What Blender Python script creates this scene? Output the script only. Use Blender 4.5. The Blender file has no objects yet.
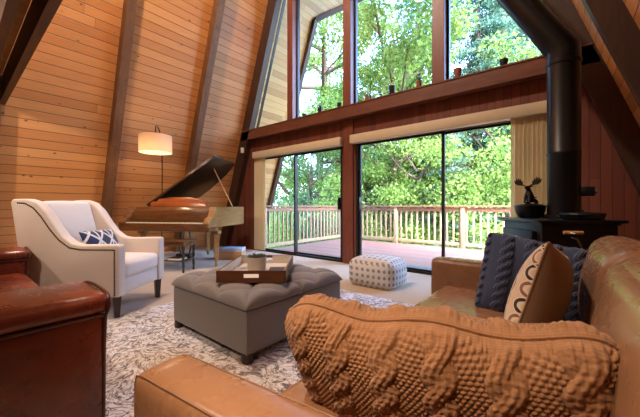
import bpy, bmesh, math, random
import numpy as np
from mathutils import Vector, Matrix
R = math.radians
sc = bpy.context.scene
COL = sc.collection
random.seed(7)
rng = np.random.default_rng(7)

# ------------------------------------------------------------------ camera
cam = bpy.data.objects.new('camera', bpy.data.cameras.new('camera'))
COL.objects.link(cam)
cam.location = (0, 0, 1.0)
cam.rotation_euler = (R(90), 0, R(39.3))
cam.data.sensor_width = 36
cam.data.lens = 303/640*36
cam.data.shift_y = -2.5/640
cam.data.clip_start = 0.02
cam.data.clip_end = 300
sc.camera = cam

# ------------------------------------------------------------------ world, sun, exposure
world = bpy.data.worlds.new('sky'); sc.world = world; world.use_nodes = True
wn = world.node_tree.nodes; wl = world.node_tree.links
bg = wn['Background']
sky = wn.new('ShaderNodeTexSky'); sky.sky_type = 'NISHITA'
sky.sun_disc = False; sky.sun_elevation = R(48); sky.sun_rotation = R(120); sky.air_density = 1.0; sky.dust_density = 2.5; sky.ozone_density = 2
tint = wn.new('ShaderNodeMix'); tint.data_type = 'RGBA'; tint.blend_type = 'MULTIPLY'; tint.inputs[0].default_value = 1
wl.new(sky.outputs['Color'], tint.inputs[6]); tint.inputs[7].default_value = (.90, .98, 1.18, 1)
wl.new(tint.outputs[2], bg.inputs['Color'])
bg.inputs['Strength'].default_value = 4.6

def light(name, kind, loc, energy, color, aim=None, **kw):
    d = bpy.data.lights.new(name, kind); d.energy = energy; d.color = color
    for k, v in kw.items(): setattr(d, k, v)
    o = bpy.data.objects.new(name, d); COL.objects.link(o); o.location = loc
    if aim is not None:
        o.rotation_euler = (Vector(aim)-Vector(loc)).to_track_quat('-Z', 'Y').to_euler()
    return o
sun = light('sun', 'SUN', (12, -8, 20), 9, (1.0, .95, .84), aim=(12-.62, -8+.40, 20-.80), angle=R(1.5))
# daylight through the sliding doors and the gable windows helps the sampler find the sky
light('sky_portal', 'AREA', (-2.75, 4.62, 1.1), 1, (1, 1, 1), aim=(-2.75, 0, 1.1), shape='RECTANGLE', size=5.4, size_y=2.3).data.cycles.is_portal = True
light('sky_portal', 'AREA', (-2.75, 4.62, 5.2), 1, (1, 1, 1), aim=(-2.75, 0, 5.2), shape='RECTANGLE', size=5.6, size_y=5.0).data.cycles.is_portal = True

sc.view_settings.view_transform = 'Standard'
sc.view_settings.look = 'None'
sc.view_settings.gamma = 1
sc.view_settings.use_curve_mapping = False
sc.view_settings.exposure = 0.0
sc.cycles.use_denoising = True
sc.cycles.max_bounces = 8
sc.cycles.diffuse_bounces = 4
sc.cycles.transparent_max_bounces = 16
sc.cycles.sample_clamp_indirect = 6
sc.cycles.caustics_reflective = False
sc.cycles.caustics_refractive = False

# ------------------------------------------------------------------ node helpers
def srgb(r, g, b):
    f = lambda c: (c/255/12.92) if c/255 <= .04045 else ((c/255+.055)/1.055)**2.4
    return (f(r), f(g), f(b), 1)

class NT:
    def __init__(s, name):
        s.m = bpy.data.materials.new(name); s.m.use_nodes = True
        s.n = s.m.node_tree.nodes; s.l = s.m.node_tree.links
        s.p = s.n['Principled BSDF']; s.out = s.n['Material Output']
    def new(s, t, **kw):
        n = s.n.new('ShaderNode'+t)
        for k, v in kw.items(): setattr(n, k, v)
        return n
    def set(s, sock, v):
        if isinstance(v, bpy.types.NodeSocket): s.l.new(v, sock)
        elif v is not None: sock.default_value = v
    def math(s, op, a, b=None, c=None):
        n = s.new('Math', operation=op)
        s.set(n.inputs[0], a); s.set(n.inputs[1], b); s.set(n.inputs[2], c)
        return n.outputs[0]
    def mix(s, f, a, b, mode='MIX'):
        n = s.new('Mix', data_type='RGBA', blend_type=mode)
        s.set(n.inputs[0], f); s.set(n.inputs[6], a); s.set(n.inputs[7], b)
        return n.outputs[2]
    def vec(s, x, y, z):
        n = s.new('CombineXYZ'); s.set(n.inputs[0], x); s.set(n.inputs[1], y); s.set(n.inputs[2], z)
        return n.outputs[0]
    def sep(s, v):
        n = s.new('SeparateXYZ'); s.l.new(v, n.inputs[0]); return n.outputs
    def obj(s): return s.new('TexCoord').outputs['Object']
    def dot(s, v, w):
        n = s.new('VectorMath', operation='DOT_PRODUCT'); s.l.new(v, n.inputs[0]); n.inputs[1].default_value = w
        return n.outputs['Value']
    def noise(s, v, scale=5, detail=3, rough=.5, dist=0):
        n = s.new('TexNoise'); 
        if v is not None: s.l.new(v, n.inputs['Vector'])
        n.inputs['Scale'].default_value = scale; n.inputs['Detail'].default_value = detail
        n.inputs['Roughness'].default_value = rough; n.inputs['Distortion'].default_value = dist
        return n.outputs['Fac']
    def ramp(s, f, stops):
        n = s.new('ValToRGB'); s.l.new(f, n.inputs[0]); e = n.color_ramp.elements
        while len(e) < len(stops): e.new(.5)
        for i, (p, c) in enumerate(stops):
            e[i].position = p; e[i].color = c if hasattr(c, '__len__') else (c, c, c, 1)
        return n.outputs[0]
    def bump(s, h, strength=.3, dist=.01):
        n = s.new('Bump'); s.l.new(h, n.inputs['Height']); n.inputs['Strength'].default_value = strength
        n.inputs['Distance'].default_value = dist
        s.l.new(n.outputs[0], s.p.inputs['Normal'])
    def fin(s, color=None, rough=.5, metallic=0, spec=None, sheen=None, coat=None):
        s.set(s.p.inputs['Base Color'], color); s.set(s.p.inputs['Roughness'], rough); s.set(s.p.inputs['Metallic'], metallic)
        if spec is not None: s.p.inputs['Specular IOR Level'].default_value = spec
        if sheen: s.p.inputs['Sheen Weight'].default_value = sheen
        if coat: s.p.inputs['Coat Weight'].default_value = coat; s.p.inputs['Coat Roughness'].default_value = .15
        return s.m

def plain(name, c, rough=.5, metallic=0, var=.12, scale=8, bump=0, bscale=60, bdist=.004, **kw):
    t = NT(name); o = t.obj()
    f = t.noise(o, scale, 3)
    dark = tuple(x*(1-var) for x in c[:3])+(1,); lite = tuple(min(1, x*(1+var)) for x in c[:3])+(1,)
    col = t.mix(f, dark, lite)
    if bump: t.bump(t.noise(o, bscale, 3, .6), bump, bdist)
    return t.fin(col, rough, metallic, **kw)

def planks(name, across, along, width, length, cols, gap=(.02, .01, .006, 1), gapw=.035, rough=.5, knots=0.0, grain=.5, coat=None):
    t = NT(name); o = t.obj()
    a = t.math('DIVIDE', t.dot(o, across), width); l = t.dot(o, along)
    idx = t.math('FLOOR', a); fr = t.math('FRACT', a)
    wn_ = t.new('TexWhiteNoise', noise_dimensions='1D'); t.l.new(idx, wn_.inputs['W']); r1 = wn_.outputs['Value']
    l2 = t.math('ADD', t.math('DIVIDE', l, length), t.math('MULTIPLY', r1, 7.3))
    wn2 = t.new('TexWhiteNoise', noise_dimensions='2D')
    t.l.new(t.vec(idx, t.math('FLOOR', l2), 0), wn2.inputs['Vector']); r2 = wn2.outputs['Value']
    gv = t.vec(t.math('ADD', t.math('MULTIPLY', l, 1.1), t.math('MULTIPLY', r2, 37)), t.math('MULTIPLY', a, 2.3), r2)
    g = t.noise(gv, 4, 5, .65, .6)
    col = t.ramp(t.math('ADD', t.math('MULTIPLY', r2, .55), t.math('MULTIPLY', g, .45)), cols)
    streak = t.noise(t.vec(t.math('MULTIPLY', l, .8), t.math('MULTIPLY', a, 9), r2), 5, 4, .6)
    col = t.mix(t.math('MULTIPLY', t.ramp(streak, [(.42, 0), (.75, 1)]), grain), col, tuple(x*.45 for x in cols[0][1][:3])+(1,))
    if knots:
        vo = t.new('TexVoronoi'); t.l.new(t.vec(t.math('MULTIPLY', l, 1.0), t.math('MULTIPLY', a, width*1.6), 0), vo.inputs['Vector'])
        vo.inputs['Scale'].default_value = 4.2
        k = t.ramp(vo.outputs['Distance'], [(.055, 1), (.11, 0)])
        col = t.mix(t.math('MULTIPLY', k, knots), col, (.05, .018, .006, 1))
    edge = t.math('MINIMUM', fr, t.math('SUBTRACT', 1, fr))
    gm = t.ramp(edge, [(0, 1), (gapw, 0)])
    ef = t.math('FRACT', l2); e2 = t.math('LESS_THAN', ef, .003/length)
    gm2 = t.math('MAXIMUM', gm, e2)
    col = t.mix(gm2, col, gap)
    hgt = t.math('SUBTRACT', t.math('MULTIPLY', g, .2), gm2)
    t.bump(hgt, .6, .006)
    return t.fin(col, rough, coat=coat)

def wood(name, c1, c2, axis=0, rough=.4, scale=6, coat=None):
    t = NT(name); o = t.obj(); s_ = list(t.sep(o))
    s_ = [t.math('MULTIPLY', s_[i], .12 if i == axis else 1) for i in range(3)]
    v = t.vec(*s_)
    g = t.noise(v, scale*2.2, 5, .65, 1.2)
    g2 = t.noise(v, scale*9, 3, .6, .3)
    col = t.ramp(t.math('ADD', t.math('MULTIPLY', g, .7), t.math('MULTIPLY', g2, .3)), [(.3, c1), (.7, c2)])
    t.bump(g2, .15, .002)
    return t.fin(col, rough, coat=coat)

def glass_mat(name, tint=(1, 1, 1, 1)):
    t = NT(name); t.n.remove(t.p)
    tr = t.new('BsdfTransparent'); tr.inputs[0].default_value = tint
    gl = t.new('BsdfGlossy'); gl.inputs['Roughness'].default_value = .01
    g = t.new('NewGeometry'); dp = t.new('VectorMath', operation='DOT_PRODUCT'); t.l.new(g.outputs['Normal'], dp.inputs[0]); t.l.new(g.outputs['Incoming'], dp.inputs[1])
    sch = t.math('POWER', t.math('SUBTRACT', 1, t.math('ABSOLUTE', dp.outputs['Value'])), 5)
    mx = t.new('MixShader'); t.l.new(t.math('ADD', t.math('MULTIPLY', sch, .5), .02), mx.inputs[0]); t.l.new(tr.outputs[0], mx.inputs[1]); t.l.new(gl.outputs[0], mx.inputs[2])
    t.l.new(mx.outputs[0], t.out.inputs[0])
    return t.m

def leaf_mat(name, dark, lite, trans=.45):
    t = NT(name); t.n.remove(t.p)
    gi = t.new('NewGeometry').outputs['Random Per Island']
    nz = t.noise(t.obj(), .9, 2)
    col = t.ramp(t.math('ADD', t.math('MULTIPLY', gi, .55), t.math('MULTIPLY', nz, .45)), [(.2, dark), (.8, lite)])
    di = t.new('BsdfDiffuse'); ts = t.new('BsdfTranslucent')
    t.l.new(col, di.inputs[0]); t.l.new(col, ts.inputs[0])
    mx = t.new('MixShader'); mx.inputs[0].default_value = trans
    t.l.new(di.outputs[0], mx.inputs[1]); t.l.new(ts.outputs[0], mx.inputs[2]); t.l.new(mx.outputs[0], t.out.inputs[0])
    return t.m

def leather(name, c, c2, rough=.35, spec=.5):
    t = NT(name); o = t.obj()
    f = t.noise(o, 5, 4, .6)
    col = t.mix(t.ramp(f, [(.35, 0), (.7, 1)]), c, c2)
    t.bump(t.math('ADD', t.noise(o, 4, 0, .4, 0), t.math('MULTIPLY', t.noise(o, 120, 1), .02)), .14, .012)
    rr = t.ramp(t.noise(o, 14, 3), [(.3, rough*.93), (.7, rough*1.1)])
    return t.fin(col, rr, spec=spec)

def fabric(name, c, rough=.9, weave=500, sheen=.25, var=.1, bump=.3):
    t = NT(name); o = t.obj(); x, y, z = t.sep(o)
    w = t.math('ADD', t.math('ADD', t.math('SINE', t.math('MULTIPLY', x, weave)), t.math('SINE', t.math('MULTIPLY', y, weave))), t.math('SINE', t.math('MULTIPLY', z, weave)))
    f = t.noise(o, 70, 4, .7)
    dark = tuple(k*(1-var) for k in c[:3])+(1,); lite = tuple(min(1, k*(1+var)) for k in c[:3])+(1,)
    t.bump(t.math('ADD', t.math('MULTIPLY', w, .2), f), bump, .002)
    return t.fin(t.mix(f, dark, lite), rough, sheen=sheen, spec=.2)

SLOPE = .35
M = {}
ZS = 1/math.sqrt(1+SLOPE*SLOPE)
pine_cols = [(.1, srgb(172, 110, 60)), (.42, srgb(188, 126, 72)), (.7, srgb(200, 140, 84)), (.95, srgb(212, 156, 98))]
M['pine_left'] = planks('pine boards left slope', (SLOPE*ZS, 0, ZS), (0, 1, 0), .137, 7.3, pine_cols, gap=srgb(52, 24, 10), gapw=.06, rough=.42, knots=.85, grain=.45)
M['pine_right'] = planks('pine boards right slope', (-SLOPE*ZS, 0, ZS), (0, 1, 0), .137, 7.3, pine_cols, gap=srgb(52, 24, 10), gapw=.06, rough=.42, knots=.85, grain=.45)
M['soffit'] = planks('pine boards under the overhang', (SLOPE*ZS, 0, ZS), (0, 1, 0), .137, 2.4, [(.1, srgb(150, 104, 56)), (.5, srgb(182, 138, 82)), (.95, srgb(200, 164, 106))], gap=srgb(96, 60, 30), gapw=.045, knots=.5, grain=.4)
M['loft'] = planks('loft floor boards', (1, 0, 0), (0, 1, 0), .14, 2.6, pine_cols, gap=srgb(60, 30, 14), knots=.6)
M['redboard'] = planks('red cedar boards', (1, 0, 0), (0, 0, 1), .09, 2.4, [(.1, srgb(84, 42, 33)), (.5, srgb(108, 54, 41)), (.95, srgb(126, 68, 52))], gap=srgb(38, 14, 10), gapw=.05, rough=.5, grain=.4)
M['rafter'] = wood('stained rafter wood', srgb(74, 46, 26), srgb(124, 82, 46), axis=2, rough=.5)
M['rafter_y'] = wood('stained rafter wood along', srgb(62, 36, 20), srgb(100, 62, 36), axis=0, rough=.5)
M['beam'] = wood('red brown beam wood', srgb(80, 42, 30), srgb(124, 72, 52), axis=0, rough=.45)
M['post'] = wood('red brown post wood', srgb(88, 42, 30), srgb(128, 68, 48), axis=2, rough=.45)
M['brace'] = wood('dark brown brace wood', srgb(40, 24, 18), srgb(70, 42, 30), axis=2, rough=.5)
M['glass'] = glass_mat('window glass', (.97, .99, .98, 1))
M['bronze'] = plain('dark bronze frame', srgb(26, 25, 26), .4, .3)
M['carpet'] = plain('beige carpet', srgb(190, 168, 142), .95, var=.28, scale=140, bump=.7, bscale=260, bdist=.01, sheen=.3)
def blind_mat():
    t = NT('cream blind vinyl'); t.p.inputs['Base Color'].default_value = srgb(240, 228, 198); t.p.inputs['Roughness'].default_value = .5
    tl = t.new('BsdfTranslucent'); t.l.new(t.mix(t.noise(t.obj(), 6, 2), srgb(220, 204, 168), srgb(232, 218, 184)), tl.inputs[0])
    mx = t.new('MixShader'); mx.inputs[0].default_value = .5
    t.l.new(t.p.outputs[0], mx.inputs[1]); t.l.new(tl.outputs[0], mx.inputs[2]); t.l.new(mx.outputs[0], t.out.inputs[0])
    return t.m
M['blind'] = blind_mat()
M['valance'] = plain('cream valance', srgb(206, 190, 160), .55, var=.06)
M['deck'] = planks('red stained deck boards', (0, 1, 0), (1, 0, 0), .14, 3.6, [(.1, srgb(122, 84, 74)), (.5, srgb(146, 106, 94)), (.95, srgb(162, 124, 110))], gap=srgb(64, 40, 36), gapw=.05, rough=.6, grain=.3)
M['rail_top'] = wood('railing cap wood', srgb(118, 78, 58), srgb(156, 112, 84), axis=0, rough=.6)
M['rail'] = wood('weathered baluster wood', srgb(142, 116, 88), srgb(182, 156, 122), axis=2, rough=.7)
M['bark'] = wood('tree bark', srgb(58, 46, 38), srgb(112, 92, 76), axis=2, rough=.9, scale=9)
M['leaf_light'] = leaf_mat('light maple leaves', (.08, .16, .03, 1), (.30, .41, .11, 1))
M['leaf_mid'] = leaf_mat('mid green leaves', (.05, .12, .05, 1), (.17, .28, .12, 1))
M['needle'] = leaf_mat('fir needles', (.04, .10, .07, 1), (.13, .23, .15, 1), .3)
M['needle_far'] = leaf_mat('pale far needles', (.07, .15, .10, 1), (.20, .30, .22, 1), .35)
M['ground'] = plain('forest floor', srgb(70, 96, 44), .95, var=.4, scale=2)
M['black'] = plain('black enamel', srgb(14, 14, 16), .35, .2)
M['iron'] = plain('matte black steel', srgb(20, 20, 23), .42, .5, bump=.1)
M['stovetop'] = plain('stove top plate', srgb(38, 44, 54), .3, .7)
M['pipe'] = plain('black stove pipe', srgb(12, 14, 18), .34, .0, spec=.35)
M['stoveglass'] = plain('stove door glass', srgb(60, 60, 66), .08, .3, var=.2, scale=20)
M['brass'] = plain('brass', srgb(190, 150, 80), .3, 1)
M['steel'] = plain('brushed steel', srgb(170, 170, 170), .35, 1)
M['white'] = plain('white plastic', srgb(225, 222, 214), .5, var=.03)
M['tan'] = leather('tan leather', srgb(136, 98, 72), srgb(144, 105, 78), .27)
M['tan_dark'] = leather('tan leather seam', srgb(112, 80, 58), srgb(124, 90, 66), .5)
M['cognac'] = leather('cognac leather', srgb(88, 34, 20), srgb(130, 54, 30), .28)
M['cognac_dark'] = leather('cognac leather welt', srgb(58, 22, 14), srgb(92, 38, 22), .4)
M['cream'] = fabric('cream linen', srgb(216, 202, 194))
M['ivory'] = fabric('ivory linen cushion', srgb(224, 214, 212))
M['grey'] = fabric('taupe grey upholstery', srgb(126, 120, 120), rough=.7)
M['darkwood'] = wood('espresso wood', srgb(30, 18, 14), srgb(52, 32, 24), axis=2, rough=.35)
M['nail'] = plain('antique nail heads', srgb(60, 42, 30), .35, .9)
M['piano'] = wood('walnut piano veneer', srgb(74, 44, 24), srgb(118, 76, 42), axis=0, rough=.25, coat=.4)
M['piano_lit'] = wood('walnut veneer lit side', srgb(118, 82, 44), srgb(168, 126, 74), axis=1, rough=.3, coat=.3)  # same walnut, made lighter for the daylight falling on this side
M['desk'] = wood('mahogany music desk', srgb(122, 58, 26), srgb(166, 88, 42), axis=0, rough=.3, coat=.3)
M['piano_dark'] = wood('dark lid underside', srgb(26, 18, 14), srgb(48, 32, 24), axis=0, rough=.3, coat=.4)
M['ivorykey'] = plain('ivory keys', srgb(226, 214, 190), .35, var=.04)
M['rim_gold'] = plain('cast plate gold', srgb(120, 90, 44), .4, .6)
M['traywood'] = wood('tray outer wood', srgb(92, 52, 30), srgb(132, 82, 48), axis=0, rough=.45)
M['traywhite'] = wood('whitewashed tray inside', srgb(196, 188, 180), srgb(224, 218, 210), axis=0, rough=.6)
M['ceramic'] = plain('grey beige ceramic', srgb(186, 172, 158), .5, var=.06, scale=20)
M['soil'] = plain('potting soil', srgb(48, 36, 28), .95)
M['succulent'] = plain('succulent leaves', srgb(82, 98, 84), .5, var=.35, scale=30)
M['palewood'] = wood('pale wood', srgb(176, 130, 84), srgb(206, 164, 112), axis=0, rough=.5)
M['navy'] = fabric('navy knit wool', srgb(66, 76, 106), weave=300)
M['taupe'] = fabric('taupe linen', srgb(146, 118, 96))
M['knit'] = fabric('brown knit wool', srgb(150, 109, 79), rough=.95, weave=900, sheen=.2, var=.25, bump=.5)
M['mat'] = fabric('dark door mat', srgb(52, 54, 60))
M['terracotta'] = plain('terracotta', srgb(150, 92, 66), .8)
M['mug'] = plain('dark glazed clay', srgb(38, 40, 44), .4)
M['bluebox'] = plain('pale blue lid', srgb(160, 186, 214), .5)
M['wicker'] = wood('wicker brown', srgb(120, 80, 46), srgb(164, 116, 70), axis=0, rough=.7, scale=20)
M['shadeglow'] = None

def rug_mat():
    t = NT('distressed damask rug'); o = t.obj()
    w = t.noise(o, 3.2, 2, .5)
    def vein(scale, dist, lo, hi, off):
        n = t.noise(t.vec(t.math('ADD', t.sep(o)[0], off), t.sep(o)[1], 0), scale, 2.5, .55, dist)
        a = t.math('ABSOLUTE', t.math('SUBTRACT', n, .5))
        return t.ramp(a, [(lo, 1), (hi, 0)])
    a = vein(4.6, 3.0, .018, .040, 0); b = vein(8, 2.6, .02, .045, 3.7)
    vo = t.new('TexVoronoi', feature='SMOOTH_F1'); t.l.new(o, vo.inputs['Vector']); vo.inputs['Scale'].default_value = 5.5
    vr = t.math('SINE', t.math('MULTIPLY', vo.outputs['Distance'], 60))
    c = t.math('MULTIPLY', t.ramp(vr, [(.45, 0), (.75, 1)]), t.ramp(t.noise(o, 9, 2), [(.45, 0), (.55, 1)]))
    m = t.math('MAXIMUM', t.math('MAXIMUM', a, t.math('MULTIPLY', b, .55)), t.math('MULTIPLY', c, .7))
    wear = t.ramp(t.noise(o, 26, 4, .7), [(.30, .3), (.5, 1)])
    m = t.math('MULTIPLY', m, wear)
    big = t.ramp(t.noise(o, 1.6, 2), [(.4, 0), (.62, 1)])
    inkc = t.mix(big, srgb(78, 70, 80), srgb(104, 84, 74))
    basec = t.mix(big, srgb(232, 228, 238), srgb(214, 202, 194))
    t.bump(t.noise(o, 300, 3), .5, .004)
    return t.fin(t.mix(m, basec, inkc), .95, sheen=.2)
M['rug'] = rug_mat()

def pouf_mat():
    t = NT('woven diamond pouf'); o = t.obj(); x, y, z = t.sep(o)
    nz = t.math('ABSOLUTE', t.sep(t.new('TexCoord').outputs['Normal'])[2])
    k = 2*math.pi/.15
    def lat(p, q):
        a = t.math('SINE', t.math('MULTIPLY', p, k)); b = t.math('SINE', t.math('MULTIPLY', q, k))
        return t.math('MULTIPLY', a, b)
    p = t.math('ADD', x, y)
    side = lat(t.math('ADD', p, z), t.math('SUBTRACT', p, z))
    top = lat(t.math('ADD', x, y), t.math('SUBTRACT', x, y))
    f = t.math('GREATER_THAN', nz, .72)
    n = t.math('ADD', t.math('MULTIPLY', top, f), t.math('MULTIPLY', side, t.math('SUBTRACT', 1, f)))
    m = t.ramp(n, [(.30, 0), (.45, 1)])
    m = t.math('MULTIPLY', m, t.ramp(t.noise(o, 80, 3), [(.25, .3), (.5, 1)]))
    t.bump(t.math('ADD', m, t.noise(o, 200, 2)), .4, .004)
    return t.fin(t.mix(m, srgb(206, 202, 198), srgb(122, 122, 130)), .9, sheen=.2)
M['pouf'] = pouf_mat()

def lattice_mat():           # navy with a white interlocking line pattern, in the cushion's own plane (x, z)
    t = NT('navy lattice cotton'); o = t.obj(); x, y, z = t.sep(o)
    k = 1/.15
    def line(p, w):
        f = t.math('ABSOLUTE', t.math('SUBTRACT', t.math('FRACT', p), .5)); return t.math('LESS_THAN', f, w)
    p = t.math('MULTIPLY', t.math('ADD', x, t.math('MULTIPLY', z, .9)), k); q = t.math('MULTIPLY', t.math('SUBTRACT', x, t.math('MULTIPLY', z, .9)), k)
    a = t.math('MAXIMUM', line(p, .09), line(q, .09)); 
    b = line(t.math('MULTIPLY', x, k*1.0), .06)
    return t.fin(t.mix(t.math('MAXIMUM', a, b), srgb(24, 40, 84), srgb(214, 210, 214)), .85, sheen=.2)
M['lattice'] = lattice_mat()

def chain_mat():             # cream linen with dark twisted chains running up it; plain towards the back side (local y > 0)
    t = NT('cream linen with dark chain print'); o = t.obj(); x, y, z = t.sep(o)
    P = .082
    fx = t.math('SUBTRACT', t.math('FRACT', t.math('DIVIDE', x, P)), .5)
    ph = t.math('MULTIPLY', z, 2*math.pi/.12)
    A = t.math('MULTIPLY', t.math('SINE', ph), .24)
    s1 = t.math('ABSOLUTE', t.math('SUBTRACT', fx, A)); s2 = t.math('ABSOLUTE', t.math('ADD', fx, A))
    m1 = t.math('LESS_THAN', s1, .10); m2 = t.math('LESS_THAN', s2, .10)
    r1 = t.math('LESS_THAN', t.math('ABSOLUTE', t.math('SUBTRACT', s1, .10)), .035); r2 = t.math('LESS_THAN', t.math('ABSOLUTE', t.math('SUBTRACT', s2, .10)), .035)
    front = t.math('LESS_THAN', y, 0)
    col = t.mix(t.math('MULTIPLY', m2, front), srgb(204, 180, 158), srgb(134, 92, 66))
    col = t.mix(t.math('MULTIPLY', m1, front), col, srgb(40, 26, 26))
    col = t.mix(t.math('MULTIPLY', t.math('MAXIMUM', r1, r2), front), col, srgb(216, 196, 178))
    col = t.mix(front, srgb(140, 112, 90), col)
    t.bump(t.noise(o, 250, 3), .3, .002)
    return t.fin(col, .9, sheen=.2)
M['chain'] = chain_mat()

def glow_mat():
    t = NT('lit linen lamp shade'); 
    t.p.inputs['Base Color'].default_value = srgb(226, 206, 180)
    t.p.inputs['Roughness'].default_value = .9
    w = t.noise(t.obj(), 60, 2)
    tl = t.new('BsdfTranslucent'); t.l.new(t.mix(w, srgb(226, 200, 168), srgb(240, 220, 192)), tl.inputs[0])
    mx = t.new('MixShader'); mx.inputs[0].default_value = .45
    t.l.new(t.p.outputs[0], mx.inputs[1]); t.l.new(tl.outputs[0], mx.inputs[2]); t.l.new(mx.outputs[0], t.out.inputs[0])
    return t.m
M['shadeglow'] = glow_mat()
def emit(name, c, s):
    t = NT(name); t.p.inputs['Base Color'].default_value = c; t.p.inputs['Emission Color'].default_value = c; t.p.inputs['Emission Strength'].default_value = s
    return t.m
M['bulb'] = emit('warm bulb', srgb(255, 224, 184), 4)

# ------------------------------------------------------------------ mesh helpers
class MB:
    def __init__(s): s.b = bmesh.new()
    def add(s, fn, mtx=None):
        if mtx is None: fn(s.b); return s
        old = set(s.b.verts); fn(s.b)
        bmesh.ops.transform(s.b, matrix=mtx, verts=[v for v in s.b.verts if v not in old])
        return s
    def box(s, x0, x1, y0, y1, z0, z1, bev=0, seg=2, mtx=None):
        def f(b):
            r = bmesh.ops.create_cube(b, size=1)
            vs = r['verts']
            bmesh.ops.transform(b, matrix=Matrix.Translation(((x0+x1)/2, (y0+y1)/2, (z0+z1)/2)) @ Matrix.Diagonal((abs(x1-x0), abs(y1-y0), abs(z1-z0), 1)), verts=vs)
            if bev:
                es = list({e for v in vs for e in v.link_edges})
                bmesh.ops.bevel(b, geom=es, offset=min(bev, .49*min(abs(x1-x0), abs(y1-y0), abs(z1-z0))), segments=seg, profile=.5, affect='EDGES')
        return s.add(f, mtx)
    def rod(s, p, q, r1, r2=None, n=12, cap=True):
        p, q = Vector(p), Vector(q); r2 = r1 if r2 is None else r2; d = q-p
        m = Matrix.Translation((p+q)/2) @ d.to_track_quat('Z', 'Y').to_matrix().to_4x4()
        def f(b): bmesh.ops.create_cone(b, cap_ends=cap, segments=n, radius1=r1, radius2=r2, depth=d.length)
        return s.add(f, m)
    def tube(s, pts, r, n=8, cap=True):
        pts = [Vector(p) for p in pts]; rs = r if hasattr(r, '__len__') else [r]*len(pts)
        def f(b):
            rings = []; prev = None
            for i, p in enumerate(pts):
                t = (pts[min(i+1, len(pts)-1)]-pts[max(i-1, 0)]).normalized()
                if prev is None:
                    u = t.orthogonal().normalized()
                else:
                    u = (prev - t*prev.dot(t)); u = u.normalized() if u.length > 1e-6 else t.orthogonal().normalized()
                prev = u; v = t.cross(u)
                rings.append([b.verts.new(p+(u*math.cos(a)+v*math.sin(a))*rs[i]) for a in [2*math.pi*k/n for k in range(n)]])
            for a, c in zip(rings, rings[1:]):
                for k in range(n): b.faces.new((a[k], a[(k+1) % n], c[(k+1) % n], c[k]))
            if cap: b.faces.new(rings[0][::-1]); b.faces.new(rings[-1])
        return s.add(f)
    def lathe(s, prof, n=32, mtx=None, cap=True):
        def f(b):
            rings = [[b.verts.new((r*math.cos(2*math.pi*k/n), r*math.sin(2*math.pi*k/n), z)) for k in range(n)] for r, z in prof]
            for a, c in zip(rings, rings[1:]):
                for k in range(n): b.faces.new((a[k], a[(k+1) % n], c[(k+1) % n], c[k]))
            if cap: b.faces.new(rings[0][::-1]); b.faces.new(rings[-1])
        return s.add(f, mtx)
    def prism(s, pts, axis, a0, a1, bev=0, mtx=None, seg=2):
        """polygon in the plane normal to axis, extruded from a0 to a1"""
        def P(p, a):
            return {0: (a, p[0], p[1]), 1: (p[0], a, p[1]), 2: (p[0], p[1], a)}[axis]
        def f(b):
            A = [b.verts.new(P(p, a0)) for p in pts]; B = [b.verts.new(P(p, a1)) for p in pts]
            fs = [b.faces.new(A), b.faces.new(B[::-1])]; n = len(pts)
            for k in range(n): fs.append(b.faces.new((A[k], B[k], B[(k+1) % n], A[(k+1) % n])))
            bmesh.ops.recalc_face_normals(b, faces=fs)
            if bev:
                es = list({e for e in A[0].link_faces[0].edges}) ; es = list({e for v in A+B for e in v.link_edges})
                bmesh.ops.bevel(b, geom=es, offset=bev, segments=seg, profile=.5, affect='EDGES')
        return s.add(f, mtx)
    def soft(s, x0, x1, y0, y1, z0, z1, r, bulge=(0, 0, 0), n=12, mtx=None):
        """rounded box with cushion-like crowned faces"""
        c = Vector(((x0+x1)/2, (y0+y1)/2, (z0+z1)/2)); h = Vector((abs(x1-x0)/2, abs(y1-y0)/2, abs(z1-z0)/2))
        r = min(r, h.x*.98, h.y*.98, h.z*.98)
        g = np.linspace(-1, 1, n+2); g = np.sign(g)*(1-(1-np.abs(g))**1.6) if n > 6 else g
        verts = {}; faces = []
        def vid(p):
            k = (round(p[0], 5), round(p[1], 5), round(p[2], 5))
            if k not in verts: verts[k] = len(verts)
            return verts[k]
        for ax in range(3):
            for sg in (-1, 1):
                for i in range(len(g)-1):
                    for j in range(len(g)-1):
                        q = []
                        for (a, c_) in ((g[i], g[j]), (g[i+1], g[j]), (g[i+1], g[j+1]), (g[i], g[j+1])):
                            p = [0, 0, 0]; p[ax] = sg; p[(ax+1) % 3] = a; p[(ax+2) % 3] = c_; q.append(vid(p))
                        faces.append(q if sg > 0 else q[::-1])
        out = []
        for k in verts:
            p = Vector((k[0]*h.x, k[1]*h.y, k[2]*h.z))
            inner = Vector([max(-(h[i]-r), min(h[i]-r, p[i])) for i in range(3)])
            d = p-inner
            if d.length > 1e-9: p = inner + d.normalized()*r
            for i in range(3):
                a, c_ = k[(i+1) % 3], k[(i+2) % 3]
                p[i] += bulge[i]*(1-a*a)*(1-c_*c_)*k[i]
            out.append(p+c)
        def f2(b):
            vs = [b.verts.new(p) for p in out]
            for q in faces:
                try: b.faces.new([vs[i] for i in q])
                except ValueError: pass
        return s.add(f2, mtx)
    def mesh(s, name, smooth=True, angle=40):
        me = bpy.data.meshes.new(name); s.b.normal_update(); s.b.to_mesh(me); s.b.free()
        if smooth:
            for p in me.polygons: p.use_smooth = True
            try: me.set_sharp_from_angle(angle=R(angle))
            except Exception: pass
        return me
    def build(s, name, mat, parent=None, smooth=True, angle=40):
        return mkobj(name, s.mesh(name, smooth, angle), mat, parent)

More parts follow.
